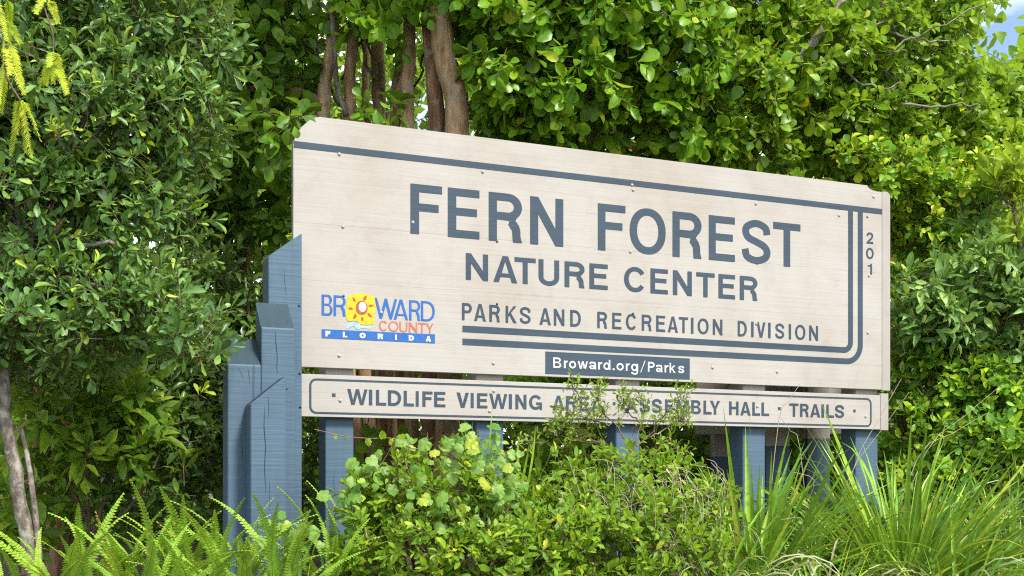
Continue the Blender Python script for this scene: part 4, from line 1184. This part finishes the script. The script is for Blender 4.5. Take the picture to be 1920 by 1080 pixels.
# 10 dense shade thicket behind everything at the left and behind the sign
rng = rg(32)
t12 = empty('thicket', 'dense green thicket in shade behind the sign', 'thicket', (0, 9.5, 0))
blobs = []
for x in np.linspace(-160, 2080, 19):
    for y in (980, 800, 620, 440, 260, 90):
        if y < 300 and 560 < x < 860 and rng.uniform() < 0.45: continue
        if x > 1640 and y < 420: continue
        blobs.append((x + rng.normal(0, 30), y + rng.normal(0, 25), 9.8 + rng.normal(0, .4), .42, .5, .42))
for x, y in [(600, 210), (640, 120), (690, 200), (740, 130), (790, 215), (820, 90), (680, 40), (600, 60), (770, 10)]:
    blobs.append((x, y, 9.2, .22, .3, .2))
for x, y in [(980, 850), (1090, 840), (1190, 850), (1260, 830), (1330, 850), (1090, 740), (1240, 760)]:
    blobs.append((x, y, 8.2, .3, .3, .26))
for x in np.linspace(1180, 2050, 9):
    blobs += [(x, 860, 9.0, .42, .4, .36), (x + 40, 720, 9.2, .4, .4, .3)]
for x in np.linspace(1060, 1640, 9):
    blobs.append((x, 855, 8.7, .22, .25, .2))
P, OUT = in_blobs(blobs, 5200, rng, 0.3, 0.3, 0.15)
P[:, 2] = np.maximum(P[:, 2], 0.1)
foliage(t12, 'far', M['wood'], P, spray_dirs(OUT, rng), OUT, 7, 0.2, 0.10, rng, 0.6, 0.5, 0.45, 0.1, 0, M['twig'], 0.003, 1.1, 1.0)


# ------------------------------------------------------------------ ferns
def frond_mesh(L, arch, twist, pairs=34, wmax=0.055, rng=RNG):
    """sword fern frond rising along +Z and bending to +Y, with narrow toothed leaflets either side"""
    s = np.linspace(0, 1, pairs)
    ang = arch * s ** 1.6
    dy, dz = np.sin(ang), np.cos(ang)
    y = np.concatenate([[0], np.cumsum((dy[1:] + dy[:-1]) / 2)]) * L / (pairs - 1)
    z = np.concatenate([[0], np.cumsum((dz[1:] + dz[:-1]) / 2)]) * L / (pairs - 1)
    x = twist * L * s ** 2
    P = np.stack([x, y, z], -1)
    V, T = tube(P, np.linspace(0.0028, 0.0008, pairs), 4)
    V, T = list(map(tuple, V)), list(map(tuple, T))
    for i in range(3, pairs):
        t = s[i]
        wl = wmax * min(1, 0.35 + 2.2 * t) * (1 - t ** 3.5) * rng.uniform(0.88, 1.08) + 0.004
        tang = np.array([2 * twist * t, dy[i], dz[i]]); tang /= np.linalg.norm(tang)
        nrm = np.array([0, -dz[i], dy[i]])
        for sd in (-1, 1):
            side = np.array([sd, 0, 0])
            hw = L / pairs * 0.44
            p0 = P[i]
            dirv = side * 0.96 + tang * 0.25 + nrm * (0.10 + rng.normal(0, 0.06))
            b = len(V)
            V += [tuple(p0 - tang * hw), tuple(p0 + tang * hw), tuple(p0 + dirv * wl * .6 + tang * hw * 1.0 + nrm * .002), tuple(p0 + dirv * wl * .6 - tang * hw * .9 + nrm * .002), tuple(p0 + dirv * wl + tang * hw * .3 - nrm * 0.004)]
            q = [(b, b + 1, b + 2), (b, b + 2, b + 3), (b + 3, b + 2, b + 4)]
            T += q if sd < 0 else [(c, e, d) for c, d, e in q]
    me = mesh_np('frond', V, T, {"tint": np.zeros(len(V)), "across": np.full(len(V), 0.5)}, False)
    return me


rng = rg(40)
FRONDS = []
for k in range(9):
    me = frond_mesh(rng.uniform(0.55, 0.75), rng.uniform(0.35, 1.2), rng.normal(0, 0.10), 46, rng.uniform(0.028, 0.037), rng)
    me.materials.append(M['fern'])
    FRONDS.append(me)
dry = frond_mesh(0.6, 0.35, 0.05, 30, 0.035, rng); dry.materials.append(M['fern_dry'])
fern_spots = [(130, 4.35, 'yellow green sword fern at the lower left corner beside the pale trunk', 15), (250, 4.55, 'sword fern clump second from the left edge, in front of the dark understory', 17), (345, 4.3, 'broad bright sword fern clump left of the blue corner posts', 18),
              (430, 4.6, 'sword fern standing against the left corner post', 16), (520, 4.45, 'sword fern directly in front of the blue corner posts', 14), (625, 4.75, 'sword fern leaning across the first blue leg under the sign', 12)]
for (px, d, lab, cnt) in fern_spots:
    p = wp(px, 907, d); p[2] = ground_z(p[0], d) - 0.02
    top = EYE + (HORIZON - 1040) / F * d
    f = empty('sword_fern', lab, 'fern', tuple(p), 0, 'sword ferns along the foot of the sign')
    hgt = 0.47
    for k in range(int(cnt * 1.75)):
        me = FRONDS[rng.integers(len(FRONDS))] if not (k == 4 and px in (250, 520)) else dry
        o = link('frond', me, None, f)
        if me is dry: o["label"] = 'dry yellow brown frond'
        a = rng.uniform(0, 6.28)
        if rng.uniform() < 0.5: a = rng.choice([-1.57, 1.57, 3.14]) + rng.normal(0, .5)
        o.location = (rng.normal(0, 0.10), rng.normal(0, 0.08), 0)
        sc = hgt / 0.62 * rng.uniform(0.75, 1.3)
        o.scale = (1.1 * min(sc, 1.3), sc, sc)
        o.rotation_euler = (-rng.uniform(-0.1, 0.6), rng.normal(0, 0.15), a)


# ------------------------------------------------------------------ grass clumps
def blade_mesh(L, lean, w0, droop, rng):
    n = 9
    s = np.linspace(0, 1, n)
    ang = lean + droop * s ** 2.2
    dy, dz = np.sin(ang), np.cos(ang)
    y = np.concatenate([[0], np.cumsum((dy[1:] + dy[:-1]) / 2)]) * L / (n - 1)
    z = np.concatenate([[0], np.cumsum((dz[1:] + dz[:-1]) / 2)]) * L / (n - 1)
    w = w0 * (0.55 + 0.9 * s * (1 - s)) * (1 - s ** 4) + 0.0006
    tw = rng.normal(0, 0.7) * s
    V, ac = [], []
    for i in range(n):
        nx = np.array([math.cos(tw[i]), math.sin(tw[i]) * dz[i], -math.sin(tw[i]) * dy[i]])
        nr = np.array([0, -dz[i], dy[i]]) * w[i] * 0.35
        p = np.array([0, y[i], z[i]])
        V += [p - nx * w[i] / 2 + nr, p, p + nx * w[i] / 2 + nr]
        ac += [0.95, 0.0, 0.95]
    T = []
    for i in range(n - 1):
        a, b = 3 * i, 3 * i + 3
        T += [(a, a + 1, b + 1), (a, b + 1, b), (a + 1, a + 2, b + 2), (a + 1, b + 2, b + 1)]
    return np.array(V), np.array(T), np.array(ac)


rng = rg(50)
BL_UP, BL_ARCH, BL_PALE = [], [], []
for k in range(10):
    V, T, ac = blade_mesh(rng.uniform(0.8, 1.1), rng.uniform(0, .08), rng.uniform(0.027, 0.042), rng.uniform(0.05, 0.5), rng)
    me = mesh_np('blade', V, T, {"tint": np.zeros(len(V)), "across": ac}); me.materials.append(M['grass']); BL_UP.append((me, V, T, ac))
for k in range(8):
    V, T, ac = blade_mesh(rng.uniform(0.8, 1.15), rng.uniform(0.05, .2), rng.uniform(0.020, 0.032), rng.uniform(0.7, 1.6), rng)
    me = mesh_np('blade', V, T, {"tint": np.zeros(len(V)), "across": ac}); me.materials.append(M['grass']); BL_ARCH.append((me, V, T, ac))
for k in range(8):
    V, T, ac = blade_mesh(rng.uniform(0.85, 1.15), rng.uniform(0.0, .2), rng.uniform(0.020, 0.030), rng.uniform(2.0, 3.0), rng)
    me = mesh_np('blade', V, T, {"tint": np.zeros(len(V)), "across": ac}); me.materials.append(M['grass_pale']); BL_PALE.append((me, V, T, ac))


def rot_matrix(tilt, yaw):
    return np.array(Matrix.Rotation(yaw, 3, 'Z') @ Matrix.Rotation(-tilt, 3, 'X'))


def grass_clump(px, d, lab, height, radius, nblade, lean, seed, pale=40, bias=0.0, extra=0):
    rng = rg(seed)
    p = wp(px, 907, d); p[2] = ground_z(p[0], d) - 0.03
    g = empty('grass_clump', lab, 'grass clump', tuple(p), 0, 'tall grass clumps in front of the sign')
    tot = nblade + pale
    SV, STt, SA, SN = [], [], [], 0
    tints = []
    for k in range(tot + extra):
        is_pale = nblade <= k < tot
        a = rng.uniform(0, 6.28)
        r = radius * math.sqrt(rng.uniform(0, 1))
        out = r / radius
        if is_pale: me, V, T, ac = BL_PALE[rng.integers(8)]
        elif rng.uniform() < 0.22 + 0.3 * out: me, V, T, ac = BL_ARCH[rng.integers(8)]
        else: me, V, T, ac = BL_UP[rng.integers(10)]
        tilt = -(0.03 + lean * out * rng.uniform(0.5, 1.1))
        yaw = a - math.pi / 2 + rng.normal(0, 0.35)
        sc = height * rng.uniform(0.6, 1.08) * (1.0 - 0.12 * out) * (1.1 if is_pale else 1.0)
        loc = np.array([r * math.cos(a) + bias * out * 0.1, r * math.sin(a), 0.0])
        if k < 300:
            o = link('blade', me, None, g)
            o.location = loc
            o.rotation_euler = (tilt, 0, yaw)
            o.scale = (sc * 1.15, sc, sc)
        else:
            Rm = np.array(Matrix.Rotation(yaw, 3, 'Z') @ Matrix.Rotation(tilt, 3, 'X'))
            SV.append((V * sc) @ Rm.T + loc); STt.append(T + SN); SA.append(ac); SN += len(V); tints.append(np.full(len(V), rng.uniform()))
    if SV:
        link('blades', mesh_np('blades', np.concatenate(SV), np.concatenate(STt), {"tint": np.concatenate(tints), "across": np.concatenate(SA)}), M['grass'], g, 'stuff')
    return g


grass_clump(1415, 5.1, 'tall grass clump in front of the fourth leg, middle of the grasses', 0.84, 0.11, 190, 0.95, 51, 14)
grass_clump(1690, 5.3, 'largest bright grass clump below the right end of the sign', 0.90, 0.15, 285, 1.15, 52, 14, extra=140)
grass_clump(1900, 5.7, 'grass clump leaning out at the right edge', 0.74, 0.14, 150, 1.0, 53, 40)
grass_clump(1340, 4.7, 'drooping pale bladed grass clump between the mound and the other grasses', 0.50, 0.12, 40, 0.9, 54, 60)
grass_clump(1545, 4.75, 'low arching pale grass clump in front of the two tallest clumps', 0.50, 0.14, 50, 0.9, 55, 60)
grass_clump(1790, 4.8, 'low arching grass clump at the bottom edge below the largest clump', 0.50, 0.15, 60, 0.9, 57, 50)
grass_clump(1540, 5.8, 'grass clump at the back standing against the legs', 0.62, 0.12, 70, 0.7, 58, 10)
grass_clump(1930, 6.8, 'distant grass clump behind the right edge clump', 0.80, 0.22, 160, 0.6, 56, 30)
rng = rg(59)
gc = empty('ground_cover', 'low green leafy ground cover between the grass clumps at the lower right', 'ground cover', tuple(wp(1560, 1000, 5.4)))
P, OUT = in_blobs([(1400, 1040, 5.5, .3, .3, .10), (1540, 990, 5.6, .35, .3, .12), (1640, 1030, 5.4, .3, .3, .1), (1800, 1000, 6.0, .5, .4, .14), (1920, 960, 6.5, .4, .4, .14)], 420, rng, 0.2)
foliage(gc, 'small', M['under_dark'], P, spray_dirs(OUT, rng), OUT, 7, 0.08, 0.04, rng, single=0, tw_mat=M['twig'], tw_r=0.0012)
# flower stalks
for px0, py0, px1, py1, d in [(1600, 880, 1690, 710, 5.6), (1590, 900, 1705, 735, 5.6), (1735, 850, 1880, 720, 5.7), (1720, 860, 1850, 775, 5.7), (1460, 790, 1500, 720, 5.4), (1500, 840, 1465, 785, 5.5)]:
    g = empty('grass_stalk', 'thin dry seed stalk ' + {1690: 'crossing the right end of the sign, more upright of a pair', 1705: 'crossing the right end of the sign, more slanted of a pair', 1880: 'over the low shrub, longest at the right', 1850: 'over the low shrub, shorter one at the right', 1500: 'rising across the word trails', 1465: 'leaning left below the word trails'}[px1], 'stalk', tuple(wp(px0, py0 + 220, d)), 0, 'dry grass stalks')
    stem('stalk', [wp(px0 - (px1 - px0) * .6, py0 + 230, d), wp(px0, py0, d), wp((px0 + px1) / 2, (py0 + py1) / 2 - 4, d), wp(px1, py1, d)], 0.0022, 0.0011, M['straw'], g, 5, 0.0, 10)

# ------------------------------------------------------------------ leafy mound, grape vine and sapling in front of the sign
rng = rg(60)
m1 = empty('mound_shrub', 'dense bright green small leaved shrub mounded in front of the sign legs', 'shrub', tuple(wp(980, 907, 4.9) * np.array([1, 1, 0])))
blobs = [(755, 915, 4.95, .14, .25, .12), (840, 890, 5.0, .12, .2, .10), (700, 960, 4.9, .10, .2, .14), (760, 960, 4.9, .18, .25, .16), (850, 930, 4.95, .2, .25, .14), (830, 1030, 4.7, .26, .3, .16), (960, 990, 4.9, .24, .25, .17), (950, 1050, 4.6, .26, .3, .16), (1080, 955, 5.0, .22, .25, .18), (1070, 1020, 4.7, .26, .3, .18), (1190, 930, 5.05, .2, .25, .2), (1190, 1010, 4.8, .24, .3, .2), (1280, 960, 5.0, .2, .25, .18), (1260, 1060, 4.7, .24, .3, .16), (700, 1040, 4.75, .12, .25, .14), (1000, 1160, 4.6, .7, .4, .2)]
for i in range(16):
    b = blobs[i % len(blobs)]
    tgt = wp(b[0] + rng.normal(0, 40), b[1] - 40, b[2])
    fx = tgt * 1.0; fx[2] = ground_z(fx[0], fx[1]) - 0.05; fx[0] = fx[0] * 0.6
    stem('stem', [fx, fx * .5 + tgt * .5 + rng.normal(0, .05, 3), tgt], 0.009, 0.003, M['twig'], m1, 5, 0.05, 10, 0.008)
P, OUT = in_blobs(blobs, 2100, rng, 0.55, 0.5)
foliage(m1, 'small', M['mound'], P, spray_dirs(OUT, rng, .7, .3, .5), OUT, 8, 0.085, 0.040, rng, 0.6, 0.6, 0.4, 0.0, 300, M['twig'], 0.0018, 1.05, 0.9)
# dead thatch hanging in the mound
rng = rg(61)
dg = empty('dry_thatch', 'tangle of dry straw coloured stems in the right half of the mound', 'dry grass', tuple(wp(1240, 907, 4.9) * np.array([1, 1, 0])))
Vs, Ts, n0 = [], [], 0
for k in range(150):
    px, py = rng.normal(1215, 90), rng.uniform(860, 1060)
    d = 4.72 + rng.normal(0, 0.08)
    p = wp(px, py, d)
    q = p + np.array([rng.normal(0.05, .03), rng.normal(-0.03, .03), rng.normal(-0.11, .04)])
    md = (p + q) / 2 + np.array([0.02, -0.01, 0.03]) + rng.normal(0, .012, 3)
    V, T = tube(path([p, md, q], 6), np.full(7, 0.0010), 3)
    Vs.append(V); Ts.append(T + n0); n0 += len(V)
link('straw', mesh_np('straw', np.concatenate(Vs) - np.array(dg.location), np.concatenate(Ts)), M['straw'], dg, 'stuff')

# grape vine draped on the mound
rng = rg(62)
gv = empty('grape_vine', 'wild grape vine with large pale lobed leaves draped over the mound', 'vine', tuple(wp(850, 907, 4.7) * np.array([1, 1, 0])))
runs = [[(668, 960), (690, 900), (740, 840), (800, 845), (860, 870), (920, 900), (960, 940)], [(720, 880), (760, 900), (820, 920), (880, 960), (930, 1000)], [(790, 930), (805, 980), (825, 1020), (845, 1060), (860, 1090)], [(680, 990), (660, 940), (690, 880)],
        [(940, 880), (960, 930), (985, 960), (1000, 1010)], [(1020, 975), (1060, 960), (1100, 965), (1130, 960)], [(1020, 1030), (1060, 1020), (1100, 1025)], [(840, 850), (890, 830), (900, 815), (850, 815)], [(960, 1010), (990, 1030), (1010, 1050)], [(700, 1010), (660, 1050), (690, 1075)], [(920, 850), (945, 860), (955, 890)], [(590, 1010), (560, 1000), (530, 985), (500, 1000)]]
pl, yl, zl, sl = [], [], [], []
for r in runs:
    P = path([wp(x, y, 4.62 + 0.14 * math.sin(x * .02)) for x, y in r], 18, 0.01, rng)
    V, T = tube(P, np.full(len(P), 0.0025), 5)
    link('tendril', mesh_np('tendril', V - np.array(gv.location), T), M['twig'], gv)
    for p in P:
        for k in range(1 + int(rng.uniform() < 0.35)):
            pl.append(p + rng.normal(0, 0.034, 3) + np.array([0, -0.03, 0]))
            yl.append(norm(np.array([rng.normal(0, .8), -0.35, -0.6 + rng.normal(0, .4)])))
            zl.append(np.array([rng.normal(0, .4), -0.75, 0.65 + rng.normal(0, .25)]))
            sl.append(rng.uniform(0.024, 0.056))
leaf_objects('leaf', 'grape', np.array(pl), np.array(yl), np.array(zl), np.array(sl), np.ones(len(sl)), M['grape'], gv)
# vine strand on the first leg
rng = rg(63)
vs = empty('vine_strand', 'thin red vine strand with small yellow leaves across the first blue leg', 'vine', tuple(wp(660, 820, 5.4)))
P = path([wp(590, 805, 5.5), wp(640, 817, 5.45), wp(690, 822, 5.42), wp(735, 822, 5.4), wp(760, 835, 5.3)], 20)
V, T = tube(P, np.full(len(P), 0.0022), 5)
link('tendril', mesh_np('tendril', V - np.array(vs.location), T), M['bark_rust'], vs)
pl = [P[i] + np.array([0, -0.01, -0.003]) for i in (4, 6, 10, 13, 15, 17, 19)]
leaf_objects('leaf', 'grape', np.array(pl), norm(np.array([[.1, -.2, -1], [-.3, 0, -.8], [.1, -.1, -1], [-.1, -.1, 1], [.2, 0, -.7], [.6, 0, .5], [.7, 0, -.5]])), np.tile([[0, -1, .3]], (7, 1)), np.array([.022, .018, .036, .04, .045, .05, .05]), np.full(7, .8), M['lime'], vs)

rng = rg(65)
cv = empty('climbing_vine', 'large dark heart leaved vine hanging on the rusty trunk under the lower board', 'vine', tuple(wp(705, 830, 6.3)))
P = path([wp(700, 760, 6.35), wp(690, 800, 6.3), wp(712, 850, 6.3), wp(690, 900, 6.3)], 16, 0.004, rng)
V, T = tube(P, np.full(len(P), 0.003), 5)
link('tendril', mesh_np('tendril', V - np.array(cv.location), T), M['twig'], cv)
pl = np.array([wp(x, y, 6.25) for x, y in [(685, 792), (700, 800), (735, 790), (755, 792), (690, 830), (712, 835), (700, 862), (682, 880), (715, 800), (676, 905), (745, 800)]])
leaf_objects('leaf', 'broad', pl, norm(rng.normal(0, .5, (11, 3)) + np.array([0.1, -.3, -1.0])), np.tile([[0, -1, .35]], (11, 1)) + rng.normal(0, .25, (11, 3)), rng.uniform(.10, .16, 11), np.full(11, 1.2), M['round_dark'], cv)
tg = empty('grass_tuft', 'few long thin grass blades poking out of the mound before the second leg', 'grass', tuple(wp(935, 920, 4.9)))
for x0, y0, x1, y1 in [(880, 900, 868, 780), (890, 900, 880, 775), (925, 930, 910, 768), (905, 930, 945, 790), (900, 880, 850, 790), (975, 920, 1000, 810), (985, 930, 1010, 800), (970, 940, 972, 825), (990, 930, 1060, 830), (900, 925, 925, 830)]:
    a, b = wp(x0, y0, 4.9), wp(x1, y1, 4.82)
    me, V, T, ac = BL_UP[rng.integers(10)]
    L = float(np.linalg.norm(b - a))
    o = link('blade', me, None, tg)
    o.location = a - np.array(tg.location)
    o.rotation_euler = (b - a).tolist() and Vector(b - a).to_track_quat('Z', 'Y').to_euler()
    o.scale = (0.45, L, L)

# sapling reaching up over the lower board
rng = rg(64)
sap = empty('sapling', 'twiggy small leaved sapling reaching up across the lower board of the sign', 'sapling', tuple(wp(1180, 907, 5.3) * np.array([1, 1, 0])))
br = [[(1150, 1150), (1165, 950), (1190, 830), (1205, 770), (1200, 730)], [(1185, 850), (1230, 800), (1260, 760), (1285, 745)], [(1165, 880), (1120, 800), (1085, 740), (1070, 715)], [(1150, 850), (1075, 800), (1040, 790)], [(1180, 830), (1140, 780), (1120, 745), (1125, 725)],
      [(1170, 800), (1100, 785), (1060, 770)], [(1195, 790), (1170, 760), (1180, 740)], [(1220, 820), (1270, 790), (1283, 780)], [(1160, 900), (1100, 850), (1010, 830), (960, 850)], [(1200, 850), (1250, 830), (1290, 850)], [(1160, 870), (1130, 840), (1060, 815), (1030, 800)]]
pp, dd = [], []
for b in br:
    P = path([wp(x, y, 5.35 + rng.normal(0, .06)) for x, y in b], 16, 0.006, rng)
    V, T = tube(P, np.linspace(0.004, 0.0013, len(P)), 5)
    link('branch', mesh_np('branch', V - np.array(sap.location), T), M['twig'], sap)
    for i in range(5, len(P)):
        for k in range(2):
            pp.append(P[i] + rng.normal(0, .012, 3)); dd.append(norm((P[i] - P[i - 1]) / .03 * .5 + rng.normal(0, .8, 3) + np.array([0, 0, .4])))
pp, dd = np.array(pp), np.array(dd)
foliage(sap, 'small', M['sapling'], pp, dd, np.tile([[0, -.7, .3]], (len(pp), 1)), 5, 0.055, 0.027, rng, 0.6, 0.4, 0.45, 0.0, 300, M['twig'], 0.001, 0.9, 0.9)


# ------------------------------------------------------------------ hanging cypress twigs, near the lens
rng = rg(70)
cy = empty('cypress_branch', 'hanging feathery yellow green cypress twigs at the top left corner', 'branch', tuple(wp(30, -60, 2.5)))


def feather(p0, p1, sag, rng, W=0.011):
    P = path([p0, (p0 + p1) / 2 + np.array([0, 0, sag]), p1], 30, 0.0)
    n = len(P)
    V, T = tube(P, np.linspace(0.0012, 0.0005, n), 3)
    V, T = list(map(tuple, V)), list(map(tuple, T))
    side0 = norm(np.array([rng.normal(1, .4), rng.normal(0, .6), rng.normal(0, .3)]))
    for i in range(2, n):
        tg = norm(P[i] - P[i - 1])
        sd = norm(side0 - (side0 * tg).sum() * tg)
        nr = np.cross(tg, sd)
        for s in (-1, 1):
            l = W * (1 - 0.5 * (i / n) ** 3) * rng.uniform(.8, 1.15)
            d = norm(sd * s * .8 + tg * .65 + nr * rng.normal(0.15, .2))
            b = len(V)
            hw = tg * 0.0015
            V += [tuple(P[i] - hw), tuple(P[i] + hw), tuple(P[i] + d * l * .6 + hw), tuple(P[i] + d * l * .6 - hw), tuple(P[i] + d * l)]
            T += [(b, b + 1, b + 2), (b, b + 2, b + 3), (b + 3, b + 2, b + 4)]
    return mesh_np('spray', np.array(V) - np.array(cy.location), T, {"tint": np.full(len(V), 0.0), "across": np.full(len(V), .5)}, False)


for a, r in [([(-20, -60), (5, 60), (12, 140), (38, 188)], .0028), ([(60, -60), (85, 20), (98, 60), (100, 96)], .0022)]:
    stem('twig', [wp(x, y, 2.5) for x, y in a], r, r * .7, M['twig'], cy, 6, 0.02, 18)
for (x0, y0, x1, y1) in [(-15, -20, 12, 75), (0, 10, 25, 110), (5, 40, 38, 80), (8, 70, 5, 150), (10, 90, 18, 140), (12, 110, 40, 165), (15, 120, 2, 210), (20, 80, 44, 175), (38, 185, 20, 290), (38, 188, 32, 250), (38, 188, 48, 285), (40, 190, 58, 292), (40, 188, 66, 240), (42, 188, 75, 262), (36, 188, 28, 235),
                           (86, 0, 68, 25), (90, 0, 108, 42), (92, 5, 98, 20), (100, 96, 74, 170), (100, 98, 85, 158), (100, 98, 100, 155), (101, 98, 118, 145), (100, 96, 124, 176), (100, 98, 92, 125), (0, 130, -4, 200), (-10, 40, -8, 120), (14, 0, 20, 55), (105, 130, 126, 175)]:
    me = feather(wp(x0, y0, 2.5), wp(x1, y1, 2.5 + rng.normal(0, .04)), 0.008, rng, 0.013)
    link('spray', me, M['cypress'], cy)
